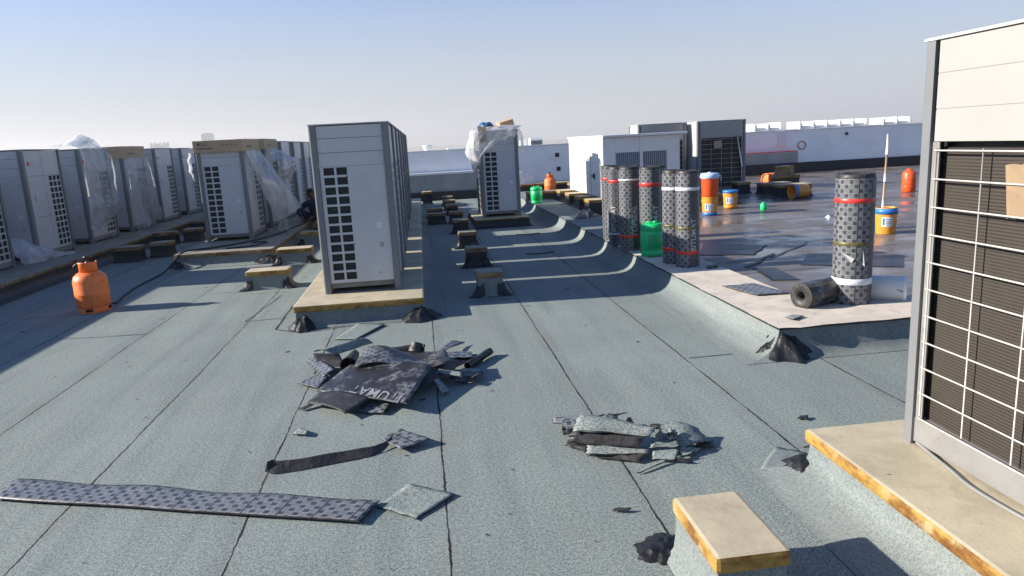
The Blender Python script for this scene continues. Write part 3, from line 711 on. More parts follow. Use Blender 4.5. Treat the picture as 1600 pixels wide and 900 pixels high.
cardsheet('flattened cardboard sheet lying across the top of the lone unit', [(ux0-.02, uy+.1, 1.815), (ux1-.05, uy-.02, 1.84), (ux1-.04, uy+.8, 1.88), (ux0+.05, uy+.9, 1.83)])
cardsheet('short cardboard flap folded down at the left corner of the lone unit', [(ux0+.0, uy-.11, 1.55), (ux0+.13, uy-.12, 1.56), (ux0+.14, uy-.08, 1.83), (ux0-.02, uy-.07, 1.82)])
carton('cardboard_box', 'crushed cardboard box on the right half of the lone unit top', ux0+.42, ux1-.04, uy+.1, uy+.6, 1.83, 1.93, printed=False, tilt=(.05, -.24))
q = MB()
q.grid(lambda u, v: (ux0+.17+.13*math.cos(2*PI*u)*(.35+.75*math.sin(PI*v))*(1+.2*nz(u*4, v*4, 1)), uy+.35+.2*math.sin(2*PI*u)*(.35+.75*math.sin(PI*v)), 1.79+.11*v+.04*nz(math.cos(2*PI*u)*2, math.sin(2*PI*u)*2, v*3)), 28, 12)
tag(q.build('bag', 'blue_bag'), 'crumpled blue bag on top of the lone unit', 'bag')
# cardboard scrap tucked behind the guard of the closest unit
cs = [at(1571, 258, x=1.99), at(1598, 252, x=1.99), at(1596, 336, x=1.99), at(1573, 342, x=1.99)]
cs = [Vector((1.994, p.y, p.z)) for p in cs]; cs[1].y -= .06; cs[2].y -= .06
cardsheet('cardboard scrap pushed behind the wire guard of the closest unit', [cs[3], cs[2], cs[1], cs[0]], .004, 'card_sunlit', name='cardboard_scrap')

# ------------------------------------------------------------------ small concrete pipe supports
def support(x0, x1, y0, y1, h, label, group, cap_m='slab', body='mineral', z=0., feet=True, bare=False):
    r = thing('pipe_support', label, 'concrete block', ((x0+x1)/2, (y0+y1)/2, z)); w, d = (x1-x0)/2, (y1-y0)/2
    q = MB(); ch = min(.06, h*.3); q.box(-w, w, -d, d, h-ch, h, bev=.016); q.build('concrete_cap', cap_m, r)
    q = MB(); i = .012
    skirt(q, [(-w+i, d-i), (-w+i, -d+i), (w-i, -d+i), (w-i, d-i)], [(0, h-ch+.001), (.002, h*.4), (.007, h*.2), (.02, .02), (.04, .004)], closed=True, wob=.004)
    q.build('membrane_skirt', body, r)
    if feet:    # tar dabbed over the corners of the flashing
        for sx in (-1, 1):
            q = MB(); sd = hash((round(x0*10), round(y0*10), sx)) % 50
            def f(u, v, sx=sx, sd=sd):
                a = (u-.5)*1.7; rr = .055+.05*nz(u*3, sd*1.3, v)+.02*math.sin(u*9+sd); t_ = v
                px = sx*(w+.005+.012*(1-t_)+.11*(1-t_)**3*(.6+.5*nz(u*4, sd)))-sx*(.5+.5*math.cos(PI*min(1, u*1.4)))*.10*(1-.2*t_)
                py = -d-.008-.05*(1-t_)**3+(u*.22*d*2-.0)*(u > .3)*((u-.3)/.7)
                return (px, py-.004*t_, .006+h*.58*t_*(.8+.3*nz(u*3, sd+4))*min(1, 2.2*math.sin(PI*min(1, max(0, u)))+.15))
            q.grid(f, 14, 10); q.build('tar_dab', 'tar', r)
    return r
support(.815, 1.065, 1.93, 2.335, .25, 'closest concrete block with a warm cream top at the bottom of the photo', 'near supports', feet=False)
for k, (y, lb) in enumerate(((8.53, 'nearest block of the left line, tarred at both feet, in sun'), (10.37, 'second block of the left line before the cardboard-capped row'), (12.42, 'third block of the left line at the feet of the squatting man'), (14.2, 'farthest block of the left line in front of the man'))):
    support(-2.11, -1.62, y, y+.28, .22, lb, 'blocks left of the centre row', body='mineral')
lbs = ['nearest block of the line right of the centre row', 'second block of the line right of the centre row', 'third block of the line right of the centre row, edged by a streak of sun', 'fourth block of the line right of the centre row',
       'fifth block of the line right of the centre row', 'sixth block right of the centre row', 'seventh block right of the centre row', 'eighth block right of the centre row']
for k, y in enumerate((7.2, 9.0, 10.75, 12.6, 14.2, 16.0, 17.3, 18.6)):
    support(.48, .76, y, y+.27, .25-.01*(k > 3), lbs[k], 'blocks right of the centre row', cap_m='slab_dull', body='blackbase' if k > 0 else 'mineral', feet=k < 4)
support(.05, .42, 14.35, 14.6, .22, 'low dark block left of the fifth block in the line', 'blocks right of the centre row', 'slab_dull', 'blackbase', feet=False)
support(.05, .40, 15.5, 15.8, .22, 'low dark block left of the sixth block in the line', 'blocks right of the centre row', 'slab_dull', 'blackbase', feet=False)
support(-.02, .24, 19.3, 19.6, .35, 'taller pale-topped block at the far end of the centre plinth', 'blocks right of the centre row', 'slab', 'blackbase', feet=False)
for (x0, x1, y, lb) in ((-4.85, -4.45, 11.75, 'nearest dark block between the two left rows'), (-4.42, -4.1, 12.1, 'dark block touching the nearest one between the two left rows'), (-4.95, -4.55, 13.75, 'second pair dark block, left half, between the left rows'),
                      (-4.52, -4.2, 14.1, 'second pair dark block, right half, between the left rows'), (-4.95, -4.5, 15.9, 'far dark block between the left rows'), (-4.4, -4.1, 17.5, 'farthest dark block between the left rows')):
    support(x0, x1, y, y+.3, .24, lb, 'dark blocks between the left rows', 'slab_dull', 'blackbase', feet=False)

# ------------------------------------------------------------------ tar patches at the corners
blob('tar_patch', -1.15, 6.47, .15, .16, .085, 'black tar lump at the left corner of the centre plinth', 3)
blob('tar_patch', -.11, 6.48, .2, .16, .085, 'black tar lump at the right corner of the centre plinth', 5)
blob('tar_patch', 2.40, 4.55, .19, .2, .13, 'tall black tar lump at the corner of the raised roof', 8)
c0 = at(1245, 735); blob('tar_patch', c0.x+.05, c0.y, .13, .11, .05, 'flat tar smear beside the yellow-edged plinth', 12)
c0 = at(1035, 862); blob('tar_patch', c0.x+.01, c0.y+.01, .115, .10, .02, 'glossy tar pool beside the closest concrete block', 17)
blob('tar_patch', -2.27, 10.74, .24, .18, .085, 'black tar lump at the right corner of the brown-edged plinth', 21)
blob('tar_patch', -3.57, 10.74, .14, .15, .085, 'black tar dab at the left corner of the brown-edged plinth', 23)
# flashing sheet at the near right plinth corner
def slabsheet(name, pts, mats, label, cat, th=.004, nu=10, nv=10, zf=None, uv=True, group=None, wob=.004, rot_uv=0, parent=None, sag=0):
    """sheet of membrane from four corners a,b,c,d (3D); mats = (top, bottom)"""
    a, b, c, d = [Vector(p) for p in pts]; q = MB(); w = (b-a).length; l = (d-a).length
    sd = a.x*7+b.y*3
    def f(u, v, o):
        p = a.lerp(b, u).lerp(d.lerp(c, u), v); z = zf(u, v) if zf else 0
        return (p.x+(.01*nz(v*5, sd) if u in (0, 1) else 0), p.y+(.01*nz(u*5, sd+4) if v in (0, 1) else 0), p.z+z+o*th+wob*(1+nz(u*3+sd, v*3))-sag*math.sin(PI*u))
    uvf = (lambda u, v: (u*w, v*l)) if not rot_uv else (lambda u, v: (v*l, u*w))
    q.grid(lambda u, v: f(u, v, 1), nu, nv, 0, uvf); q.grid(lambda u, v: f(u, v, 0), nu, nv, 1, uvf, flip=True)
    for e in (lambda t, o: f(t, 0, o), lambda t, o: f(1, t, o), lambda t, o: f(1-t, 1, o), lambda t, o: f(0, 1-t, o)):
        q.grid(lambda u, v, e=e: e(u, v), max(nu, nv), 1, 1, smooth=False)
    # wind faces outward
    o = q.build(name, list(mats), parent)
    bm = bmesh.new(); bm.from_mesh(o.data); bmesh.ops.remove_doubles(bm, verts=bm.verts, dist=1e-5); bmesh.ops.recalc_face_normals(bm, faces=bm.faces); bm.to_mesh(o.data); bm.free()
    return tag(o, label, cat, group) if label else o
def pp(*q): return [at(x, y, z) for (x, y, z) in q]
slabsheet('membrane_patch', pp((1188, 735, .004), (1240, 745, .005), (1262, 710, .006), (1212, 700, .004)), ('mineral', 'bitumen'), 'square mineral patch tarred down at the corner of the yellow-edged plinth', 'membrane patch')

# ------------------------------------------------------------------ scrap pile by the centre plinth
MIN, PAT, SM, BIT = ('mineral_sheet', 'bitumen'), ('pat', 'bitumen'), ('pat_smear', 'bitumen'), ('bitumen', 'bitumen')
G1 = 'offcuts in the dark scrap heap'
def scrap(label, pts, mats, group, zf=None, th=.005, **kw):
    return slabsheet('membrane_offcut', pts, mats, label, 'membrane offcut', th=th, zf=zf, group=group, **kw)
main = scrap('largest tarred offcut on the heap with upside-down print along its lower edge', pp((496, 613, .04), (637, 633, .07), (676, 572, .13), (547, 572, .11)), SM, G1, th=.006, nu=16, nv=16, wob=.007, zf=lambda u, v: .02*math.sin(PI*u)*v)
a, b, c, d = [Vector(p) for p in pp((496, 613, .04), (637, 633, .07), (676, 572, .13), (547, 572, .11))]
t = text_mesh('ITUMAT', .10, 'strip_letter', 'printed_letters', .012)
ex = (a-b).normalized(); ey = -(d-a).normalized(); ez = ex.cross(ey).normalized(); ey = ez.cross(ex)
wid = max(v.co.x for v in t.data.vertices); org = b.lerp(a, .02)+(c-b)*.22
for v in t.data.vertices:
    p = org+ex*(v.co.x/wid*(a-b).length*.58)+ey*v.co.y
    uu = (p-a).dot((b-a).normalized())/(b-a).length; vv = (p-a).dot((d-a).normalized())/(d-a).length
    q_ = a.lerp(b, uu).lerp(d.lerp(c, uu), vv); sd = a.x*7+b.y*3
    v.co = (q_.x, q_.y, q_.z+.02*math.sin(PI*uu)*vv+.006+.007*(1+nz(uu*3+sd, vv*3))+.0035)
t.parent = main
scrap('crumpled patterned offcut along the top of the dark heap', pp((553, 575, .13), (706, 570, .12), (697, 553, .13), (566, 546, .17)), SM, G1, zf=lambda u, v: .03*math.sin(u*7))
scrap('plain black offcut sticking out at the lower left of the dark heap', pp((481, 632, .02), (541, 648, .035), (580, 624, .06), (500, 614, .05)), BIT, G1, zf=lambda u, v: .02*math.sin(PI*u))
scrap('small clean patterned piece under the lower edge of the dark heap', pp((560, 645, .01), (601, 647, .012), (613, 627, .03), (588, 622, .03)), PAT, G1)
scrap('patterned offcut fanning out lowest at the left of the dark heap', pp((463, 600, .01), (497, 608, .02), (513, 588, .04), (499, 584, .02)), PAT, G1)
scrap('patterned offcut fanning out above the lowest one at the left of the dark heap', pp((478, 567, .02), (506, 590, .04), (523, 578, .07), (489, 558, .04)), PAT, G1)
scrap('pale mineral-faced flap at the top left of the dark heap', pp((490, 551, .10), (520, 557, .07), (583, 537, .06), (556, 534, .10)), MIN, G1, zf=lambda u, v: .03*math.sin(PI*u))
scrap('black offcut under the pale flap at the top left of the dark heap', pp((495, 575, .03), (540, 577, .05), (530, 553, .06), (490, 554, .07)), BIT, G1)
scrap('slim patterned triangle pointing up at the right of the dark heap', pp((685, 549, .05), (693, 549, .05), (727, 536, .02), (706, 533, .05)), PAT, G1)
scrap('short patterned strip at the upper right of the dark heap', pp((695, 561, .08), (738, 560, .06), (737, 551, .06), (698, 551, .09)), PAT, G1)
scrap('black offcut at the right end of the dark heap beneath the rolled piece', pp((705, 568, .05), (735, 568, .04), (747, 555, .04), (715, 556, .06)), BIT, G1)
scrap('tarred sheet filling the right flank of the dark heap', pp((640, 625, .02), (705, 590, .03), (720, 566, .06), (676, 572, .10)), BIT, G1, zf=lambda u, v: .03*math.sin(PI*u))
scrap('grey strip lying across the right flank of the dark heap', pp((671, 582, .08), (722, 590, .07), (722, 583, .08), (672, 576, .09)), MIN, G1)
scrap('grey strip slanting down at the right of the dark heap', pp((690, 617, .015), (702, 613, .015), (685, 592, .07), (678, 595, .07)), MIN, G1)
scrap('thin pale sliver at the far right edge of the dark heap', pp((719, 583, .05), (752, 583, .04), (753, 578, .045), (722, 577, .05)), MIN, G1)
scrap('dark curled strip low at the right of the dark heap', pp((703, 598, .03), (752, 592, .02), (757, 585, .02), (705, 588, .05)), BIT, G1, zf=lambda u, v: .02*math.sin(u*9))
scrap('patterned offcut nearly hidden at the back of the dark heap', pp((600, 566, .10), (650, 560, .10), (690, 551, .08), (618, 551, .09)), SM, G1)
def curl(label, p0, p1, r, mats, group, turns=1.25, r1=None, a0=0., n=26, name='rolled_offcut', grow=.5):
    """a strip rolled up along the axis p0-p1"""
    p0, p1 = Vector(p0), Vector(p1); ax = (p1-p0).normalized(); s1 = ax.cross(Vector((0, 0, 1)));
    if s1.length < .1: s1 = Vector((1, 0, 0))
    s1.normalize(); s2 = ax.cross(s1); r1 = r1 or r; q = MB(); L = (p1-p0).length
    def f(u, v, o=0):
        an = a0+turns*2*PI*u; rr = (r*(1-v)+r1*v)*(1-grow*u*.5)-o+.006*nz(u*4, v*3)
        return p0.lerp(p1, v)+rr*(math.cos(an)*s1+math.sin(an)*s2)
    uvf = lambda u, v: (u*turns*2*PI*r, v*L)
    q.grid(f, n, 8, 0, uvf); q.grid(lambda u, v: f(u, v, .005), n, 8, 1, uvf, flip=True)
    q.grid(lambda u, v: f(u, 0, .005*v), n, 1, 1); q.grid(lambda u, v: f(u, 1, .005*(1-v)), n, 1, 1)
    return tag(q.build(name, list(mats)), label, 'membrane offcut', group)
p = at(546, 572, .10); curl('tight cone of black membrane lying on the left of the dark heap', p, p+Vector((.02, .26, .02)), .075, BIT, G1, r1=.025)
p = at(649, 551, .08); curl('open curled ring of black membrane standing at the back of the dark heap', p, p+Vector((.02, .03, .06)), .06, BIT, G1, turns=1.05)
p = at(597, 557, .06); curl('black curled lump at the back left of the dark heap', p, p+Vector((.24, .05, .0)), .06, BIT, G1, turns=.8, a0=PI)
p = at(730, 572, .03); curl('thin black roll poking out at the right tip of the dark heap', p, at(766, 548, .04), .032, BIT, G1, r1=.028)
q = MB(); q.tube([at(715+20*math.cos(t_)+14, 593+5*math.sin(t_), .02+.015*math.sin(t_*2)) for t_ in [k*.4 for k in range(15)]], .004, 6)
tag(q.build('membrane_shred', 'bitumen'), 'thin looped shred at the right foot of the dark heap', 'membrane offcut', G1)

# ------------------------------------------------------------------ scrap pile in the foreground
G2 = 'offcuts in the pale scrap heap'
def p2(*q): return [at(780+x/3.75, 600+y/3.75, z) for (x, y, z) in q]
scrap('large pale offcut on top of the foreground heap, its front edge rolled over', p2((432, 287, .115), (880, 304, .115), (955, 262, .125), (480, 190, .13)), MIN, G2, nu=14, nv=14, zf=lambda u, v: .022*math.sin(PI*v)+.01*math.sin(u*5), wob=.003)
scrap('dark turned-down front flap under the large pale offcut', p2((398, 350, .055), (815, 372, .06), (890, 304, .108), (432, 286, .105)), BIT, G2, zf=lambda u, v: .014*math.sin(PI*v), wob=.003)
scrap('straight pale strip in front of the dark flap on the foreground heap', p2((512, 416, .03), (880, 412, .032), (882, 378, .046), (514, 360, .05)), MIN, G2, wob=.002)
scrap('pale rectangle at the right front of the foreground heap', p2((898, 450, .012), (1036, 450, .016), (1052, 388, .05), (896, 404, .04)), MIN, G2)
scrap('dark pointed offcut at the left tip of the foreground heap', p2((388, 368, .03), (512, 408, .025), (516, 362, .045), (402, 352, .04)), BIT, G2)
scrap('long dark sliver along the bottom edge of the foreground heap', p2((520, 428, .006), (820, 462, .008), (862, 418, .025), (690, 416, .03)), BIT, G2)
scrap('arched pale offcut at the right end of the foreground heap', p2((1050, 402, .02), (1235, 350, .012), (1168, 270, .05), (960, 236, .085)), MIN, G2, nu=16, zf=lambda u, v: .02*math.sin(PI*u), wob=.004)
scrap('pale offcut tucked between the two halves of the foreground heap', p2((880, 385, .05), (1065, 374, .05), (1040, 336, .07), (900, 352, .07)), MIN, G2)
scrap('curved dark offcut standing behind the pale rectangle of the foreground heap', p2((900, 345, .07), (1030, 335, .07), (1000, 262, .10), (940, 270, .11)), MIN, G2, zf=lambda u, v: -.03*math.sin(PI*u))
scrap('small black square on the right of the foreground heap', p2((1000, 330, .085), (1040, 330, .08), (1045, 292, .095), (985, 292, .10)), BIT, G2)
scrap('narrow pale blade leaning at the right front of the foreground heap', p2((1058, 432, .010), (1080, 436, .010), (1150, 398, .02), (1120, 392, .02)), MIN, G2)
scrap('patterned strip sticking out at the back left of the foreground heap', p2((316, 235, .03), (470, 238, .05), (622, 185, .06), (312, 205, .04)), PAT, G2)
scrap('patterned scrap behind the large pale offcut of the foreground heap', p2((620, 205, .07), (700, 222, .06), (690, 188, .06), (635, 180, .07)), SM, G2)
scrap('tiny dark triangle at the back of the foreground heap', p2((735, 228, .04), (785, 236, .03), (772, 200, .05), (760, 204, .05)), BIT, G2)
scrap('small grey tab at the top of the foreground heap', p2((885, 252, .10), (945, 262, .10), (935, 240, .11), (895, 243, .11)), BIT, G2)
curl('small patterned curl at the left of the foreground heap', at(780+372/3.75, 600+255/3.75, .05), at(780+455/3.75, 600+245/3.75, .06), .04, PAT, G2, turns=1.1)
scrap('thin dark strip lying flat at the bottom tip of the foreground heap', p2((805, 527, .004), (822, 527, .004), (990, 456, .012), (960, 456, .012)), MIN, G2, nu=4, nv=8)
scrap('dark spike pointing right at the bottom of the foreground heap', p2((1020, 458, .008), (1130, 466, .006), (1135, 460, .007), (1050, 440, .02)), BIT, G2, nu=4, nv=4)
scrap('jagged pale sliver lying flat at the right foot of the foreground heap', p2((1040, 402, .02), (1120, 430, .008), (1190, 385, .012), (1080, 372, .04)), MIN, G2, nu=6, nv=6)
scrap('flat dark offcut peeping out under the right end of the foreground heap', p2((1150, 385, .006), (1265, 372, .006), (1250, 340, .01), (1160, 345, .015)), BIT, G2, nu=6, nv=6)
q = MB(); q.tube([at(780+660/3.75, 600+182/3.75, .07), at(780+700/3.75, 600+178/3.75, .08), at(780+748/3.75, 600+165/3.75, .085)], .005, 6)
tag(q.build('membrane_shred', 'bitumen'), 'stiff thin shred sticking up behind the foreground heap', 'membrane offcut', G2)

# ------------------------------------------------------------------ loose strips on the floor
slabsheet('membrane_strip', [at(-12, 781, .01), at(562, 817, .012), at(594, 785, .014), at(26, 751, .012)], ('pat', 'bitumen'), 'long flat patterned strip across the lower left of the roof', 'membrane strip', th=.007, nu=60, nv=6, wob=.004, zf=lambda u, v: .006*math.sin(u*19)*v+.012*max(0, u-.9)*10*0)
slabsheet('membrane_offcut', pp((594, 687, .02), (627, 704, .02), (673, 687, .03), (625, 672, .03)), PAT, 'square patterned offcut alone on the floor beside the black strip', 'membrane offcut', th=.005, rot_uv=1)
q = MB()
ctr = [at(414, 741), at(430, 742), at(470, 736), at(510, 728), at(545, 721), at(580, 714), at(600, 706), at(612, 696)]
def bs(t_):
    n = len(ctr)-1; k = min(int(t_*n), n-1); w = t_*n-k; return ctr[k].lerp(ctr[k+1], w)
def f(u, v):
    p = bs(u); lift = .008*(1-min(1, u*7))**2+.02*max(0, (u-.8)/.2)**2
    return (p.x+.012*v, p.y+.055*v*(.5 if u < .05 else 1)-.02*v*max(0, u-.85)*4, .005+lift+.045*v*(1-.45*u)+.004*nz(u*6, v))
q.grid(f, 40, 4); q.grid(lambda u, v: Vector(f(u, v))+Vector((.001, .005, -.003)), 40, 4, flip=True)
q.grid(lambda u, v: Vector(f(u, 1))+Vector((.001, .005, -.003))*v, 40, 1); q.grid(lambda u, v: Vector(f(u, 0))+Vector((.001, .005, -.003))*v, 40, 1, flip=True)
tag(q.build('membrane_strip', 'bitumen'), 'narrow black strip curling up at both ends beside the square patterned offcut', 'membrane strip')
slabsheet('membrane_offcut', pp((590, 793, .004), (652, 812, .005), (711, 773, .008), (640, 757, .003)), MIN, 'flat mineral-faced sheet at the right end of the long patterned strip', 'membrane offcut', th=.005, wob=.001)
slabsheet('membrane_offcut', pp((523, 531, .004), (556, 531, .006), (602, 507, .011), (560, 506, .004)), MIN, 'flat mineral-faced sheet lifting at one corner between the plinth and the dark heap', 'membrane offcut', th=.005, wob=.001)
slabsheet('membrane_offcut', pp((457, 680, .004), (480, 681, .012), (482, 675, .016), (468, 671, .004)), MIN, 'tiny curved mineral scrap alone left of the square offcut', 'membrane offcut', th=.006, nu=5, nv=5)
slabsheet('membrane_offcut', pp((957, 800, .004), (980, 801, .005), (987, 796, .012), (962, 796, .004)), BIT, 'tiny dark scrap on the floor below the foreground heap', 'membrane offcut', th=.005, nu=5, nv=5)
slabsheet('membrane_offcut', pp((1246, 655, .004), (1261, 657, .004), (1264, 651, .012), (1252, 651, .004)), BIT, 'tiny dark scrap on the floor left of the closest unit', 'membrane offcut', th=.005, nu=5, nv=5)
slabsheet('membrane_offcut', pp((467, 641, .006), (474, 642, .006), (490, 634, .016), (484, 633, .014)), BIT, 'small black sliver at the left foot of the dark heap', 'membrane offcut', th=.005, nu=5, nv=4)
slabsheet('membrane_offcut', pp((1128, 448, .206), (1182, 462, .208), (1234, 459, .208), (1178, 444, .206)), PAT, 'patterned offcut lying on the dusty border of the raised roof', 'membrane offcut', th=.005, rot_uv=1)
slabsheet('membrane_offcut', pp((1103, 420, .206), (1121, 418, .206), (1121, 414, .212), (1106, 416, .208)), BIT, 'small black strip on the border beside the standing rolls', 'membrane offcut', th=.006, nu=6, nv=4)
slabsheet('membrane_offcut', pp((1227, 497, .206), (1240, 500, .207), (1256, 495, .207), (1238, 493, .206)), MIN, 'small mineral scrap near the corner of the raised roof border', 'membrane offcut', th=.005, nu=5, nv=5)

# ------------------------------------------------------------------ membrane rolls
def wrap_text(body, size, r, z0, ang, mat, parent, name='printed_letters'):
    t = text_mesh(body, size, mat, name, .02)
    bm = bmesh.new(); bm.from_mesh(t.data)
    bmesh.ops.subdivide_edges(bm, edges=[e for e in bm.edges if e.calc_length() > .03], cuts=1)
    for v in bm.verts:
        an = ang-v.co.y/r; v.co = (r*math.cos(an), r*math.sin(an), z0+v.co.x)
    bm.to_mesh(t.data); bm.free(); t.parent = parent; return t
def roll(x, y, z, label, r=.125, h=.98, tapes=(), word='TOPSEAL', face=R(-104), strip_off=.45, strip_w=.5, group='standing rolls', lean=(0, 0), torn=False):
    o = thing('membrane_roll', label, 'roll', (x, y, z), 0, group); o.rotation_euler = (lean[0], lean[1], 0)
    q = MB(); q.lathe([(r*.985, .0), (r, .012), (r, h-.03)], 44, uvr=r); q.build('wrapper', 'pat', o)
    q = MB(); q.lathe([(r-.006, h-.031), (r-.004, h), (r*.90, h+.002), (r*.9, h-.01), (r*.8, h-.008), (r*.8, h+.001), (r*.62, h), (r*.62, h-.012), (r*.45, h-.01), (r*.45, h-.2)], 36); q.build('wound_edge', 'bitumen', o)
    q = MB(); a0 = face+strip_off; q.lathe([(r+.0012, .02), (r+.0012, h-.035)], 12, a0=a0-strip_w/2, a1=a0+strip_w/2); q.build('print_band', 'strip', o)
    if word: wrap_text(word, .092 if r > .12 else .08, r+.0022, h*.17 if len(word) > 6 else h*.3, a0-.0+strip_w*.28, 'letter', o)
    for (zf, m, ht) in tapes:
        q = MB(); q.lathe([(r+.001, zf*h), (r+.003, zf*h+.002), (r+.003, zf*h+ht), (r+.001, zf*h+ht+.002)], 44); q.build('tape_band', m, o)
    if torn:
        for (pts) in (((-.62, .40), (.02, .36), (-.12, .325)), ((.42, .43), (.08, .35), (.18, .34)), ((.42, .43), (.5, .30), (.44, .31))):
            q = MB(); P_ = [((r+.004+.012*(k == 1))*math.cos(face+a), (r+.004+.012*(k == 1))*math.sin(face+a), zz) for k, (a, zz) in enumerate(pts)]
            q.face(P_); q.build('torn_flap', 'letter', o)
    return o
RED, WHT, OLV = 'red', 'tape_white', 'tape_olive'
big = roll(3.22, 5.08, .2, 'tall patterned roll standing alone nearest the right unit', .14, .98, ((.785, RED, .03), (.46, OLV, .024), (.155, WHT, .045)), None, face=R(-118), strip_off=1.25, strip_w=.9, torn=True)
def at_roll(px, py, r):
    p = at(px, py, .2); d = Vector((p.x, p.y)).normalized(); return p.x+d.x*r, p.y+d.y*r
def rr(px, py, label, r, *a, **k):
    x, y = at_roll(px, py, r); return roll(x, y, .2, label, r, *a, **k)
rr(1074.5, 419, 'frontmost of the bunched rolls, white band high and red band low', .118, .97, ((.80, WHT, .03), (.40, OLV, .022), (.14, RED, .035)), 'BITUMAT', strip_off=.42, strip_w=.75)
rr(1053, 412.5, 'roll half hidden to the left behind the frontmost one', .118, .97, ((.79, WHT, .028), (.40, OLV, .02), (.14, RED, .035)), None, strip_off=1.5)
rr(1017, 396, 'roll directly behind the green jerrycan with a wide red band', .122, .98, ((.78, RED, .04),), 'BITUMAT', strip_off=.5, strip_w=.7)
rr(1026, 388, 'roll at the back right of the bunch, only its right side showing', .122, .98, ((.78, RED, .03),), None, strip_off=.3)
rr(985, 392, 'roll left of the green jerrycan with TOPSEAL lettering', .122, .98, ((.84, WHT, .02), (.15, RED, .04)), 'TOPSEAL', strip_off=.5, strip_w=.6)
rr(987, 385, 'roll behind the TOPSEAL one, only its left sliver with a red band showing', .12, .98, ((.80, RED, .035),), None, strip_off=1.2)
rr(967, 383.5, 'second roll from the left end of the bunch', .12, .97, ((.80, RED, .035), (.14, WHT, .015)), 'BITUMAT', strip_off=-.45, strip_w=.45)
rr(956, 375.5, 'leftmost roll of the bunch, thin red band near its top', .118, .97, ((.81, RED, .03),), 'TOPSEAL', strip_off=-.1, strip_w=.4)
# lying rolls behind the lone roll
def lying(name, label, c, ax, r, L, mat, endm, hole=True):
    ax = Vector(ax).normalized(); o = thing(name, label, 'roll', c); q = MB()
    q.lathe([(r, -L/2), (r, L/2)], 36, uvr=r); b = q.build('wrapper', mat, o)
    for s in (-1, 1):
        q = MB(); q.lathe([(r, s*L/2), (r*.8, s*(L/2+.002)), (r*.35, s*(L/2)), (r*.3, s*(L/2-.08))], 30); q.build('wound_edge', endm, o)
    o.rotation_euler = ax.to_track_quat('Z', 'Y').to_euler(); return o
lying('membrane_roll', 'wrapped dark roll lying on its side left of the lone standing roll', tuple(at(1284, 456, .29)), (.93, .36, 0), .10, .46, 'pat_smear', 'bitumen')
wr = thing('plastic_drum', 'white drum lying on its side right of the lone standing roll', 'drum', tuple(at(1378, 451, .275))); wr.scale = (.85, .85, .8); wr.rotation_euler = Vector((.86, -.5, 0)).to_track_quat('Z', 'Y').to_euler()
q = MB(); q.lathe([(0, -.2), (.115, -.2), (.12, -.19), (.12, .17), (.126, .172), (.126, .2), (.118, .203), (0, .2)], 36); q.build('drum_body', 'white_paint', wr)
q = MB()
for k in range(9): a = 2*PI*k/9; q.box(.095*math.cos(a)-.006, .095*math.cos(a)+.006, .095*math.sin(a)-.006, .095*math.sin(a)+.006, .2005, .206)
q.build('lid_tab', 'dark_fan', wr)
q = MB(); q.tube([(-.127*math.cos(a), .0+.127*math.sin(a)*.4, .17-.14*math.sin(a)) for a in [PI*k/12 for k in range(13)]], .004, 6); q.build('wire_handle', 'post', wr)

# ------------------------------------------------------------------ containers
def gas(loc, label, s=1., rot=None, hose=False, group='gas cylinders'):
    o = thing('gas_cylinder', label, 'gas cylinder', loc, 0, group); o.scale = (s, s, s)
    if rot: o.rotation_euler = rot
    q = MB(); q.lathe([(0, .03), (.12, .03), (.155, .045), (.168, .08), (.17, .2), (.171, .203), (.17, .206), (.17, .34), (.155, .39), (.115, .425), (.07, .44), (.03, .445), (0, .446)], 40); q.build('tank', 'orange', o)
    q = MB()
    for k in range(4):
        a = k*PI/2+.3; q.lathe([(.156, 0), (.162, 0), (.162, .05), (.156, .05)], 10, a0=a, a1=a+1.1)
    q.lathe([(.15, .0), (.168, .0), (.168, .012), (.15, .012), (.15, 0)], 40); q.build('foot_ring', 'orange', o)
    q = MB(); q.lathe([(.088, .425), (.092, .425), (.09, .53), (.094, .54), (.086, .54), (.084, .53), (.084, .43)], 28, a0=R(-215), a1=R(50)); q.build('collar', 'orange', o)
    q = MB(); q.lathe([(.022, .44), (.022, .5), (.03, .505), (.03, .53), (.018, .54), (.018, .575), (.032, .578), (.032, .6), (0, .602)], 16); q.box(-.07, -.02, -.012, .012, .505, .53, bev=.004); q.build('valve', 'black', o)
    if hose:
        q = MB(); q.tube([(-.06, 0, .52), (-.11, .0, .525), (-.15, .01, .50), (-.178, .02, .44), (-.19, .03, .36), (-.188, .06, .26), (-.185, .1, .12), (-.15, .2, .02), (-.0, .28, .012), (.1, .3, .012)], .0085, 8); q.build('hose', 'black', o)
    return o
gas((-3.57, 8.02, 0), 'orange gas cylinder with black hose standing on the near left roof', .98, hose=True)
gas((3.3, 18.62, .17), 'distant orange gas cylinder standing upright by the back parapet', .9)
o = gas((8.2, 16.6, .17+.15), 'orange gas cylinder lying on its side far right', .9); o.rotation_euler = Vector((.93, .36, 0)).to_track_quat('Z', 'Y').to_euler()
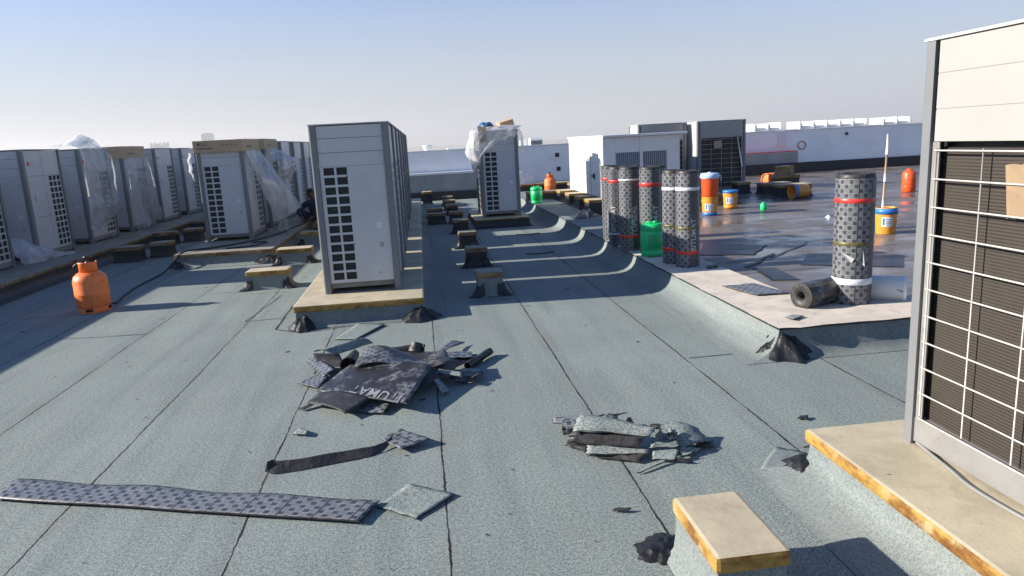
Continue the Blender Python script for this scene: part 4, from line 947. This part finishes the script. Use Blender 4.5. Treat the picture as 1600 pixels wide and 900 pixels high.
def jug(loc, label, s=1.):
    o = thing('jerrycan', label, 'jerrycan', loc, .4, 'green drums'); o.scale = (s, s, s)
    q = MB(); q.lathe([(0, 0), (.112, 0), (.126, .012), (.132, .03), (.132, .058), (.127, .064), (.127, .07), (.133, .076), (.134, .28), (.127, .287), (.127, .294), (.133, .3), (.133, .34), (.124, .366), (.1, .378), (.09, .372), (.03, .371), (0, .372)], 40); q.build('drum_body', 'green', o)
    q = MB(); q.lathe([(0, .372), (.03, .372), (.03, .392), (.024, .396), (0, .396)], 20, cx=.05); q.build('cap', 'green_dark', o)
    q = MB(); q.tube([(-.075, -.04, .374), (-.07, -.03, .39), (-.05, .02, .392), (-.045, .04, .374)], .009, 8); q.build('handle', 'green', o)
    q = MB(); q.lathe([(.1345, .10), (.1358, .102), (.1358, .252), (.1345, .254)], 10, a0=R(-150), a1=R(-85)); q.build('label_panel', 'green_dark', o)
    return o
jug((2.52, 7.80, .2), 'bright green jerrycan in front of the standing rolls', .98)
jug((2.42, 15.4, .2), 'far green jerrycan on the raised edge beside the draped unit', .95)
def bucket(loc, label, body='yellow', band='blue', r=.125, h=.33, band_top=True, lab=True, lid=None, face=R(-120), group='buckets'):
    o = thing('bucket', label, 'bucket', loc, 0, group); q = MB()
    q.lathe([(0, .004), (r*.86, 0), (r*.88, .01), (r, h*.8), (r, h-.01), (r+.004, h), (r-.004, h), (r-.008, h-.02), (r*.85, .02), (0, .02)], 36); q.build('bucket_body', body, o)
    q = MB(); z0, z1 = (h*.76, h*.97) if band_top else (h*.02, h*.2); ra, rb = (r*(.88+.12*min(1, z/(h*.8))) for z in (z0, z1)); q.lathe([(ra, z0), (ra+.003, z0), (rb+.003, z1), (rb, z1)], 36); q.build('band', band, o)
    if lab:
        ra, rb = (r*(.88+.12*z/(h*.8)) for z in (h*.3, h*.66)); q = MB(); q.lathe([(ra+.002, h*.3), (rb+.002, h*.66)], 10, a0=face-.5, a1=face+.6); q.build('paper_label', 'label', o)
        q = MB(); q.lathe([(ra+.0035, h*.36), (rb+.0035, h*.62)], 4, a0=face-.38, a1=face-.2); q.build('label_print', 'blue', o)
        q = MB()
        for k in range(4): q.lathe([(rb+.0035, h*(.36+.07*k)), (rb+.0035, h*(.38+.07*k))], 6, a0=face-.1, a1=face+.45)
        q.build('label_lines', 'dark_fan', o)
    q = MB(); q.tube([(-(r+.006)*math.cos(a), .05*math.sin(a)-.0, h*.9-.16*math.sin(a)) for a in [PI*k/14 for k in range(15)]], .003, 6); hd = q.build('wire_handle', 'wire', o); hd.rotation_euler.z = face+PI/2; hd.location = (.03*math.cos(face), .03*math.sin(face), 0)
    if lid:
        q = MB(); q.lathe([(r+.004, h-.03), (r+.01, h-.03), (r+.01, h+.012), (r-.004, h+.016), (0, h+.016)], 36); q.build('lid', lid, o)
    return o
sb = bucket((5.72, 8.35, .17), 'amber bucket with blue rim holding a long striped pole')
q = MB(); q.lathe([(0, .31), (.116, .31), (.116, .312)], 24); q.build('bitumen_fill', 'tar', sb)
st = thing('roller_pole', 'long paint-spotted pole standing in the amber bucket', 'pole', (5.66, 8.35, .2)); st.rotation_euler = (R(0), R(1.6), 0)
q = MB(); q.tube([(0, 0, 0), (0, 0, 1.2)], .013, 10); q.build('pole', 'wood', st)
for (za, zb, rz_) in ((.95, 1.2, .016), (.3, .42, .0145), (.62, .74, .0145)):
    q = MB(); q.tube([(0, 0, za), (0, 0, zb)], rz_, 10); q.build('white_sleeve', 'cap', st)
q = MB(); q.lathe([(0, -.05), (.06, -.05), (.085, 0), (.06, .05), (0, .05)], 18)
bl = q.build('tar_pot', 'tar', loc=(6.05, 8.75, .26)); tag(bl, 'round black tar lump just right of the amber bucket', 'tar pot'); bl.scale = (1, 1, 1.7)
lb = bucket((7.45, 13.35, .17+.135), 'amber bucket lying on its side, blue rim to the left', r=.135, h=.36, face=R(160)); lb.rotation_euler = Vector((-.98, -.2, 0)).to_track_quat('Z', 'Y').to_euler()
bucket((4.69, 11.45, .17), 'amber bucket with a blue foot band carrying the orange cooler', h=.31, r=.13, band_top=False)
bucket((5.42, 12.3, .17), 'amber bucket with a blue lid right of the orange cooler', h=.31, lid='blue', band_top=False, band='yellow')
ck = thing('water_cooler', 'orange water cooler with pale blue lid standing on a bucket', 'cooler', (4.69, 11.45, .482))
q = MB(); q.lathe([(0, 0), (.12, 0), (.128, .01), (.143, .3), (.145, .31), (.14, .315)], 36); q.build('cooler_body', 'cooler', ck)
q = MB(); q.lathe([(.15, .3), (.153, .302), (.15, .37), (.135, .385), (0, .388)], 36); q.lathe([(.03, .385), (.035, .4), (0, .402)], 16); q.build('lid', 'pale_blue', ck)
for s in (-1, 1):
    q = MB(); q.tube([(s*.148, 0, .33), (s*.19, 0, .33), (s*.195, 0, .30), (s*.185, 0, .24)], .009, 8); q.build('handle', 'pale_blue', ck)
q = MB(); q.lathe([(0, 0), (.05, 0), (.055, .01), (.055, .1), (.03, .12), (.03, .135), (0, .135)], 20); tag(q.build('can', 'green', loc=(5.75, 11.7, .17)), 'tiny green can on the dark membrane below the blue-lidded bucket', 'can')
q = MB(); q.lathe([(0, 0), (.11, 0), (.125, .02), (.125, .36), (.1, .4), (.05, .42), (.05, .45), (0, .45)], 30)
od = thing('drum', 'orange drum at the far right, cut off by the post of the closest unit', 'drum', (9.45, 13.15, .17)); b = q.build('drum_body', 'cooler', od)
q = MB(); q.lathe([(.126, .1), (.13, .11), (.126, .12)], 30); q.lathe([(.126, .25), (.13, .26), (.126, .27)], 30); q.build('hoop', 'cooler', od)
q = MB(); q.grid(lambda u, v: (6.05+.06*(u-.5)+.01*nz(u*5, v*5), 10.2+.1*(v-.5), .172+.035*math.sin(PI*u)*math.sin(PI*v)+.012*nz(u*6, v*6, 2)), 8, 8)
tag(q.build('paper_scrap', 'cap'), 'small crumpled white paper on the dark membrane', 'paper')

# ------------------------------------------------------------------ white air-handling cabinet
ah = thing('air_handler', 'white sheet-metal air handler with slatted vents behind the rolls', 'air handler', (0, 0, 0))
ax0, ax1, ay0, ay1, az0, az1 = 3.30, 4.86, 13.0, 16.1, .42, 1.535
q = MB(); q.box(ax0+.012, ax1-.4, ay0+.06, ay1, az0, az1-.02, bev=.004); q.box(ax1-.4, ax1-.02, ay0+.3, ay1, az0, az1-.02); q.build('cabinet', 'white_paint', ah)
q = MB(); q.box(ax0-.012, ax1+.02, ay0-.05, ay1+.02, az1-.018, az1+.025, bev=.008); q.build('roof_sheet', 'white_paint', ah)
q = MB(); q.box(ax0, ax0+.24, ay0+.02, ay0+.058, az0+.005, az1-.022, bev=.004); q.box(ax0+.241, ax1-.36, ay0+.02, ay0+.058, az1-.30, az1-.022, bev=.003)
q.box(ax0+.241, ax1-.36, ay0+.02, ay0+.058, az0+.005, az0+.18); q.box(ax0+.241, ax1-.36, ay0+.015, ay0+.058, az1-.68, az1-.645)
xm = (ax0+.241+ax1-.36)/2; q.box(xm-.025, xm+.025, ay0+.008, ay0+.0145, az0+.005, az1-.022); q.build('front_frame', 'white_paint', ah)
for j, (za, zb) in enumerate(((az1-.645, az1-.30), (az0+.18, az1-.68))):
    for (xa, xb) in ((ax0+.245, xm-.027), (xm+.027, ax1-.365)):
        q = MB(); n = int((xb-xa)/.037)
        q.box(xa, xb, ay0+.054, ay0+.0575, za+.002, zb-.002, 1)
        for k in range(n):
            x = xa+(k+.5)*(xb-xa)/n; q.box(x-.011, x+.011, ay0+.026, ay0+.05, za+.002, zb-.002)
        q.build('vent_slats', ['vent_blue', 'fins_back'], ah)
q = MB(); q.grid(lambda u, v: (ax1-.36+.34*math.sin(u*PI/2), ay0+.02+.28*(1-math.cos(u*PI/2)), az0+.005+(az1-.022-az0-.005)*v), 12, 2, smooth=True); q.build('curved_corner', 'white_paint', ah)
for y in (ay0+1.05, ay0+2.1):
    q = MB(); q.box(ax0+.002, ax0+.0115, y-.004, y+.004, az0, az1-.02); q.build('panel_joint', 'panel', ah)
q = MB(); q.box(ax0-.018, ax0+.011, ay0+.72, ay0+.78, az0+.33, az0+.43, bev=.004); q.box(ax0-.03, ax0-.018, ay0+.74, ay0+.9, az0+.37, az0+.395, bev=.003); q.build('latch', 'black', ah)
q = MB()
for y in [ay0+.1+k*.2 for k in range(15)]: q.box(ax0+.006, ax0+.0118, y, y+.015, az1-.06, az1-.045)
q.build('rivet', 'panel', ah)
for k, (y, lb_) in enumerate(((12.9, 'nearest'), (13.75, 'second'), (14.7, 'third'), (15.7, 'farthest'))):
    support(2.98, 4.8, y, y+.42, .25, '%s tarred concrete beam under the white air handler' % lb_, 'beams under the air handler', 'slab', 'blackbase', z=.17, feet=False)
    q = MB(); q.box(3.3, 4.7, y+.1, y+.3, .422, .44)
# black-sided long beams farther back
support(2.35, 3.9, 16.3, 16.6, .22, 'long black-sided beam before the far orange cylinder', 'far black beams', 'slab_dull', 'blackbase', z=.17, feet=False)
support(2.1, 4.6, 19.3, 19.7, .22, 'long pale-topped beam right below the back parapet', 'far black beams', 'slab', 'blackbase', z=.17, feet=False)
support(3.7, 4.6, 18.0, 18.4, .25, 'short pale-topped beam right of the far orange cylinder', 'far black beams', 'slab', 'blackbase', z=.17, feet=False)
sheet_of_film('plastic_sheet', 'white plastic bundle behind the far green jerrycan', [
    [(2.1, 19.25, .40), (2.5, 19.2, .40), (3.0, 19.25, .40)], [(2.15, 19.4, .58), (2.6, 19.4, .74), (2.95, 19.4, .56)], [(2.1, 19.6, .4), (2.5, 19.7, .4), (3.0, 19.6, .4)]], 'film_dense', nu=20, nv=20, amp=.07, seed=41)
q = MB()
def fcr(u, v): return (2.75+.5*(u-.5)+.05*nz(u*4, v*4, 9), 12.15+.5*(v-.5), .202+.13*max(0, math.sin(PI*u)*math.sin(PI*v))*(.7+.9*abs(nz(u*5, v*5, 6))))
q.grid(fcr, 16, 16, smooth=False); tag(q.build('crumpled_sheet', 'patch'), 'crumpled dark sheet on the raised edge beside the air handler', 'plastic sheet')
# blocks on the dark roof at the right
GB = 'blocks on the dark roof'
support(7.05, 7.68, 14.35, 14.7, .24, 'black-sided block in front of the lying gas cylinder', GB, 'slab_dull', 'blackbase', z=.17, feet=False)
support(7.02, 7.7, 13.6, 13.95, .25, 'black-sided block beside the lying amber bucket', GB, 'slab', 'blackbase', z=.17, feet=False)
support(8.2, 8.75, 16.0, 16.3, .26, 'far block carrying a second block on top', GB, 'slab', 'blackbase', z=.17, feet=False)
support(8.25, 8.62, 16.02, 16.28, .22, 'small pale-topped block stacked on the far block', GB, 'slab', 'slab_dull', z=.43, feet=False)
support(6.75, 7.05, 14.95, 15.3, .25, 'block at the right foot of the far coil-backed unit', GB, 'slab', 'blackbase', z=.17, feet=False)
support(5.0, 5.6, 12.9, 13.2, .22, 'pale block behind the orange cooler', GB, 'slab', 'slab_dull', z=.17, feet=False)
cardsheet('square cardboard scrap stuck on the right far coil-backed unit', [(6.48, 15.575, 1.15), (6.66, 15.575, 1.17), (6.64, 15.575, 1.33), (6.47, 15.575, 1.31)], name='cardboard_scrap')
q = MB(); q.tube([(7.00, 15.56, 1.42), (7.12, 15.55, .72)], .014, 8); tag(q.build('stick', 'cap'), 'thin pale stick leaning on the right far coil-backed unit', 'stick')

# ------------------------------------------------------------------ hose across the brown-edged plinth, cable by the closest unit
hp = [(-3.47, 8.3, .012), (-3.55, 8.7, .012), (-3.62, 9.3, .012), (-3.62, 9.9, .012), (-3.6, 10.35, .04), (-3.55, 10.62, .14), (-3.48, 10.85, .225), (-3.2, 11.15, .212), (-2.9, 11.5, .212), (-2.7, 11.9, .212), (-2.5, 12.6, .212), (-2.4, 13.4, .212), (-2.3, 14.0, .212), (-2.22, 14.3, .25)]
def smooth(ps, k=6):
    ps = [Vector(p) for p in ps]; out = []
    for i in range(len(ps)-1):
        a, b, c, d = ps[max(i-1, 0)], ps[i], ps[i+1], ps[min(i+2, len(ps)-1)]
        for j in range(k):
            w = j/k; out.append(.5*((2*b)+(c-a)*w+(2*a-5*b+4*c-d)*w*w+(3*b-a-3*c+d)*w**3))
    return out+[ps[-1]]
q = MB(); q.tube(smooth(hp), .014, 8); tag(q.build('gas_hose', 'black'), 'black rubber hose running from the orange cylinder over the brown-edged plinth', 'hose')
q = MB(); q.tube(smooth([(-2.95, 11.0, .21), (-2.6, 11.1, .21), (-2.45, 11.5, .21), (-2.7, 11.6, .21), (-2.55, 12.2, .21), (-2.4, 12.8, .21)]), .011, 8); tag(q.build('gas_hose', 'black'), 'loose loop of black cable on the brown-edged plinth', 'hose')
q = MB(); q.tube(smooth([(1.99, 2.62, .215), (1.975, 2.5, .208), (1.955, 2.38, .208), (1.93, 2.25, .208), (1.93, 2.1, .208), (1.945, 1.9, .208), (1.95, 1.7, .208), (1.96, 1.5, .208)]), .007, 8); tag(q.build('cable', 'rail'), 'grey cable lying on the plinth along the foot of the closest unit', 'cable')
q = MB(); q.tube(smooth([(.45, 8.6, .008), (.5, 8.55, .008), (.62, 8.5, .008), (.8, 8.45, .008)]), .006, 6)
sl_ = [[(1.35, 9.75), (1.55, 9.72), (1.75, 9.78)], [(1.5, 11.9), (1.7, 11.86), (1.9, 11.9)]]
for k, s_ in enumerate(sl_):
    q = MB(); q.tube(smooth([(x, y, .009) for x, y in s_]), .008, 6); tag(q.build('membrane_shred', 'bitumen'), ('nearer' if k == 0 else 'farther')+' thin black shred lying in the shade between the rows', 'membrane offcut')

# ------------------------------------------------------------------ squatting man
def skin_mesh(name, verts, edges, radii, mat, parent=None, root=0, sub=2):
    me = D.meshes.new(name); me.from_pydata(verts, edges, []); o = D.objects.new(name, me); COL.objects.link(o)
    sm = o.modifiers.new('skin', 'SKIN'); sm.use_smooth_shade = True
    if not me.skin_vertices: 
        bpy.context.view_layer.objects.active = o
    ss = o.modifiers.new('sub', 'SUBSURF'); ss.levels = sub; ss.render_levels = sub
    lay = me.skin_vertices[0].data if me.skin_vertices else None
    if lay is None: me.attributes.new('x', 'FLOAT', 'POINT')
    for k, r_ in enumerate(radii): lay[k].radius = (r_ if isinstance(r_, tuple) else (r_, r_)); lay[k].use_root = (k == root)
    dg = bpy.context.evaluated_depsgraph_get(); new = D.meshes.new_from_object(o.evaluated_get(dg)); o.modifiers.clear(); o.data = new
    new.materials.clear(); new.materials.append(M[mat]); o.parent = parent
    return o
man = thing('person', 'man in dark blue work clothes squatting behind the nearest centre unit', 'person', (-2.16, 14.75, 0), R(-12)); man.scale = (.9, .9, .88)
# facing -Y (towards the camera), squatting; local z up
V = [(0, .10, .26), (0, .05, .42), (0, -.03, .56), (0, -.06, .64), (0, -.09, .70),      # pelvis, belly, chest, upper chest, neck
     (-.09, .08, .25), (-.17, -.28, .46), (-.16, -.10, .07), (.09, .08, .25), (.17, -.28, .46), (.16, -.10, .07),
     (-.19, -.06, .60), (-.28, -.25, .44), (-.12, -.46, .36), (.19, -.06, .60), (.28, -.25, .44), (.12, -.46, .36)]
E_ = [(0, 1), (1, 2), (2, 3), (3, 4), (0, 5), (5, 6), (6, 7), (0, 8), (8, 9), (9, 10), (3, 11), (11, 12), (12, 13), (3, 14), (14, 15), (15, 16)]
rad = [(.15, .12), (.15, .11), (.16, .11), (.13, .09), .055, .095, .07, .05, .095, .07, .05, .07, .05, .037, .07, .05, .037]
body = skin_mesh('body', V, E_, rad, 'cloth_blue', man)
bm = bmesh.new(); bmesh.ops.create_uvsphere(bm, u_segments=28, v_segments=20, radius=1)
for v in bm.verts:
    x, y, z = v.co; fz = 1-.22*max(0, -z); w = .078*fz*(1-.1*max(0, z)); v.co = (x*w, y*.098*(1-.1*max(0, -z)), z*.122)
    if y < -.6:
        nx = math.exp(-(x/.16)**2); v.co.y -= .022*nx*math.exp(-((z+.1)/.2)**2)-.008*math.exp(-((abs(x)-.4)/.18)**2)*math.exp(-((z-.1)/.12)**2)+(-.004)*nx*math.exp(-((z+.5)/.08)**2)
for s in (-1, 1):
    e = bmesh.ops.create_uvsphere(bm, u_segments=8, v_segments=6, radius=.02)
    for v in e['verts']: v.co = (v.co.x*.5+s*.077, v.co.y*.8+.01, v.co.z*1.5)
q = MB(); q.add(bm, 0, True); hd = q.build('head', 'skin', man); hd.location = (0, -.13, .83); hd.rotation_euler = (R(22), 0, R(10))
q = MB(); bm = bmesh.new(); bmesh.ops.create_uvsphere(bm, u_segments=26, v_segments=18, radius=1)
bmesh.ops.delete(bm, geom=[v for v in bm.verts if v.co.z < -.25-.0*v.co.y or (v.co.y < -.35 and v.co.z < .5)], context='VERTS')
for v in bm.verts: v.co = (v.co.x*.087, v.co.y*.106+.004, v.co.z*.131+.003)
q.add(bm, 0, True); hr = q.build('hair', 'hair', hd)
for s in (-1, 1):
    q = MB(); bm = bmesh.new(); bmesh.ops.create_uvsphere(bm, u_segments=8, v_segments=6, radius=.009); q.add(bm, 0, True, Matrix.Translation((s*.03, -.086, .012))); q.build('eye', 'black', hd)
def hand(side):
    wv = Vector((side*.12, -.46, .36)); fw = Vector((-side*.35, -.9, -.28)).normalized(); rt = fw.cross(Vector((0, 0, 1))).normalized()*1.0; dn = rt.cross(fw)
    vs_, es, rs = [wv, wv+fw*.045, wv+fw*.085], [(0, 1), (1, 2)], [(.026, .02), (.034, .018), (.034, .016)]
    for k in range(4):
        b = wv+fw*.09+rt*(k-1.5)*.019; L = (.062, .072, .067, .052)[k]; i = len(vs_)
        vs_ += [b, b+fw*L*.5-dn*.004*0+Vector((0, 0, -.008)), b+fw*L*.8+Vector((0, 0, -.03)), b+fw*L*.82+Vector((0, 0, -.048))]; es += [(2, i), (i, i+1), (i+1, i+2), (i+2, i+3)]; rs += [.0095, .009, .0085, .007]
    i = len(vs_); sgn = 1 if side < 0 else -1; b = wv+fw*.03+rt*sgn*.032
    vs_ += [b, b+fw*.03+rt*sgn*.018, b+fw*.055+rt*sgn*.016+Vector((0, 0, -.012))]; es += [(1, i), (i, i+1), (i+1, i+2)]; rs += [.012, .0105, .008]
    return skin_mesh('hand', [tuple(v) for v in vs_], es, rs, 'skin', man, sub=1)
for s in (-1, 1): hand(s)
for s in (-1, 1):
    q = MB(); q.grid(lambda u, v: (s*.16+.048*math.cos(2*PI*u)*(1-.35*v**2), -.16+.14*math.sin(2*PI*u)*(1-.4*v**2)+.03*v, .085*math.sin(v*PI/2)*(1-.35*(math.sin(2*PI*u) < 0)*abs(math.sin(2*PI*u)))), 20, 6); q.build('shoe', 'black', man)

# ------------------------------------------------------------------ beyond the parapet: neighbouring roofs, far towers
def block(name, label, x0, x1, y0, y1, z1, mat='far_conc', z0=-14, roof=True):
    r = thing(name, label, 'building', ((x0+x1)/2, (y0+y1)/2, 0)); cx_, cy_ = (x0+x1)/2, (y0+y1)/2
    q = MB(); q.box(x0-cx_, x1-cx_, y0-cy_, y1-cy_, z0, z1); q.build('wall', mat, r)
    q = MB(); q.box(x0-cx_-.2, x1-cx_+.2, y0-cy_-.2, y1-cy_+.2, z1+.003, z1+.12); q.build('roof_edge', 'cap', r); return r
block('neighbouring_building', 'flat-roofed building just beyond the back parapet', -6, 13, 33, 62, .75)
block('neighbouring_building', 'flat-roofed building with a row of cabinets beyond the far right parapet', 18, 78, 84, 110, .45)
# small plant on the neighbouring roofs
vt = thing('roof_vent', 'small white mushroom vent beyond the back parapet', 'vent', (.44, 40, .87)); q = MB(); q.lathe([(.16, 0), (.16, .42), (.2, .45), (.28, .62), (.3, .64), (0, .7)], 24); q.build('cowl', 'cap', vt)
def cabinet(x, y, z, w, d, h, label, group, fan=True, dark=False, rz=0.):
    o = thing('rooftop_cabinet', label, 'air conditioner', (x, y, z), rz, group)
    q = MB(); q.box(-w/2, w/2, -d/2, d/2, .1, h, bev=.03); q.build('housing', 'panel' if dark else 'white_paint', o)
    if fan:
        q = MB(); q.box(-w/2+.05, w/2-.05, -d/2-.012, -d/2-.001, .2, h-.15); q.build('grille', 'dark_fan', o)
    q = MB()
    for s in (-1, 1): q.box(s*w*.4-.05, s*w*.4+.05, -d/2+.02, d/2-.02, 0, .1)
    q.build('skid', 'dark_fan', o); return o
cabinet(2.12, 42, .87, 1.1, .7, .45, 'dark grille box just left of the draped lone unit beyond the parapet', 'plant on the neighbouring roof')
cabinet(6.7, 42, .87, .75, .6, .78, 'white box with dark grille right of the draped lone unit beyond the parapet', 'plant on the neighbouring roof')
cabinet(6.0, 42.5, .87, .35, .4, .68, 'narrow white box beside the grille box beyond the parapet', 'plant on the neighbouring roof', fan=False)
for k in range(3):
    q = MB(); q.lathe([(.06, 0), (.06, .42), (.14, .44), (.14, .52), (0, .54)], 14); o = q.build('roof_vent', 'dark_fan', loc=(5.15+.22*k, 44, .87)); tag(o, 'short grey vent pipe in a row of three beyond the parapet', 'vent', 'row of three vent pipes')
xs = 21.8; k = 0; rg = random.Random(5); n_cab = 0
for i in range(13):
    px = 1170+i*20.5+(9 if i > 2 else 0)+(6 if i > 8 else 0)
    if px > 1425: break
    p = at(px, 200, y=90.)
    cabinet(p.x, 90, .57, 1.7, .5, 1.5+.1*nz(i*1.7), 'one of the pale cabinets lined up beyond the far right parapet', 'pale cabinets beyond the far parapet', fan=False, rz=R(-48))
    if i not in (2, 8): cabinet(p.x+.88, 90.5, .57, .42, .5, 1.38, 'one of the narrow dark-fronted boxes standing in for shaded cabinet fronts beyond the far right parapet', 'dark stand-ins for shaded cabinet fronts', fan=True, dark=True)  # added narrow boxes, dark front stands for the shaded side of the pale cabinets
def tower(px0, px1, ytop, dist, label, crown=0, mat='far_glass'):
    a, b = at(px0, ytop, y=dist), at(px1, ytop, y=dist); x0, x1, zt = a.x, b.x, (a.z+b.z)/2
    o = thing('tower_block', label, 'tower', ((x0+x1)/2, dist, 0)); w = (x1-x0)/2
    q = MB(); q.box(-w, w, -w, w, -14, zt-crown); q.build('wall', mat, o)
    q = MB()
    for k in range(6): xx = -w+2*w*(k+.5)/6; q.box(xx-w*.05, xx+w*.05, -w-.5, -w-.01, -14, zt-crown)
    q.build('mullion', 'far_conc', o)
    q = MB()
    if crown:
        q.box(-w, -w*.8, -w, w, zt-crown+.01, zt); q.box(w*.8, w, -w, w, zt-crown+.01, zt); q.box(-w*.8, w*.8, -w, w, zt-crown*.3, zt)
    else: q.box(-w*.6, w*.6, -w*.6, w*.6, zt+.01, zt+1.5)
    q.build('roof_crown', 'far_conc', o); return o
for k, (a, b, t_) in enumerate(((235, 241.5, 223.5), (242.5, 249.5, 223), (250, 256, 223.5), (256.5, 263, 222))):
    tower(a, b, t_, 1800+30*k, ('leftmost', 'second', 'third', 'rightmost')[k]+' of the four hazy twin-like towers on the left skyline', 3.5)
tower(316, 332, 209, 1750, 'tallest hazy tower just above the printed cardboard lid')
tower(378, 399, 217, 1850, 'broad hazy tower behind the second cardboard lid')
tower(283, 298, 236, 1950, 'low hazy block between the four towers and the cardboard lid')
tower(421, 427, 219, 2000, 'slim hazy tower right of the broad one')

# ------------------------------------------------------------------ air
q = MB(); q.box(-2700, 2700, -150, 2700, -15, 70)
hz = tag(q.build('haze', 'sand'), kind='stuff'); hm = D.materials.new('haze_air'); hm.use_nodes = True; ht = hm.node_tree; ht.nodes.clear()
ho = ht.nodes.new('ShaderNodeOutputMaterial'); hv = ht.nodes.new('ShaderNodeVolumePrincipled'); hv.inputs['Color'].default_value = (1, .985, .97, 1); hv.inputs['Density'].default_value = .0004; hv.inputs['Anisotropy'].default_value = .3
ht.links.new(hv.outputs[0], ho.inputs[1]); hz.data.materials.clear(); hz.data.materials.append(hm)
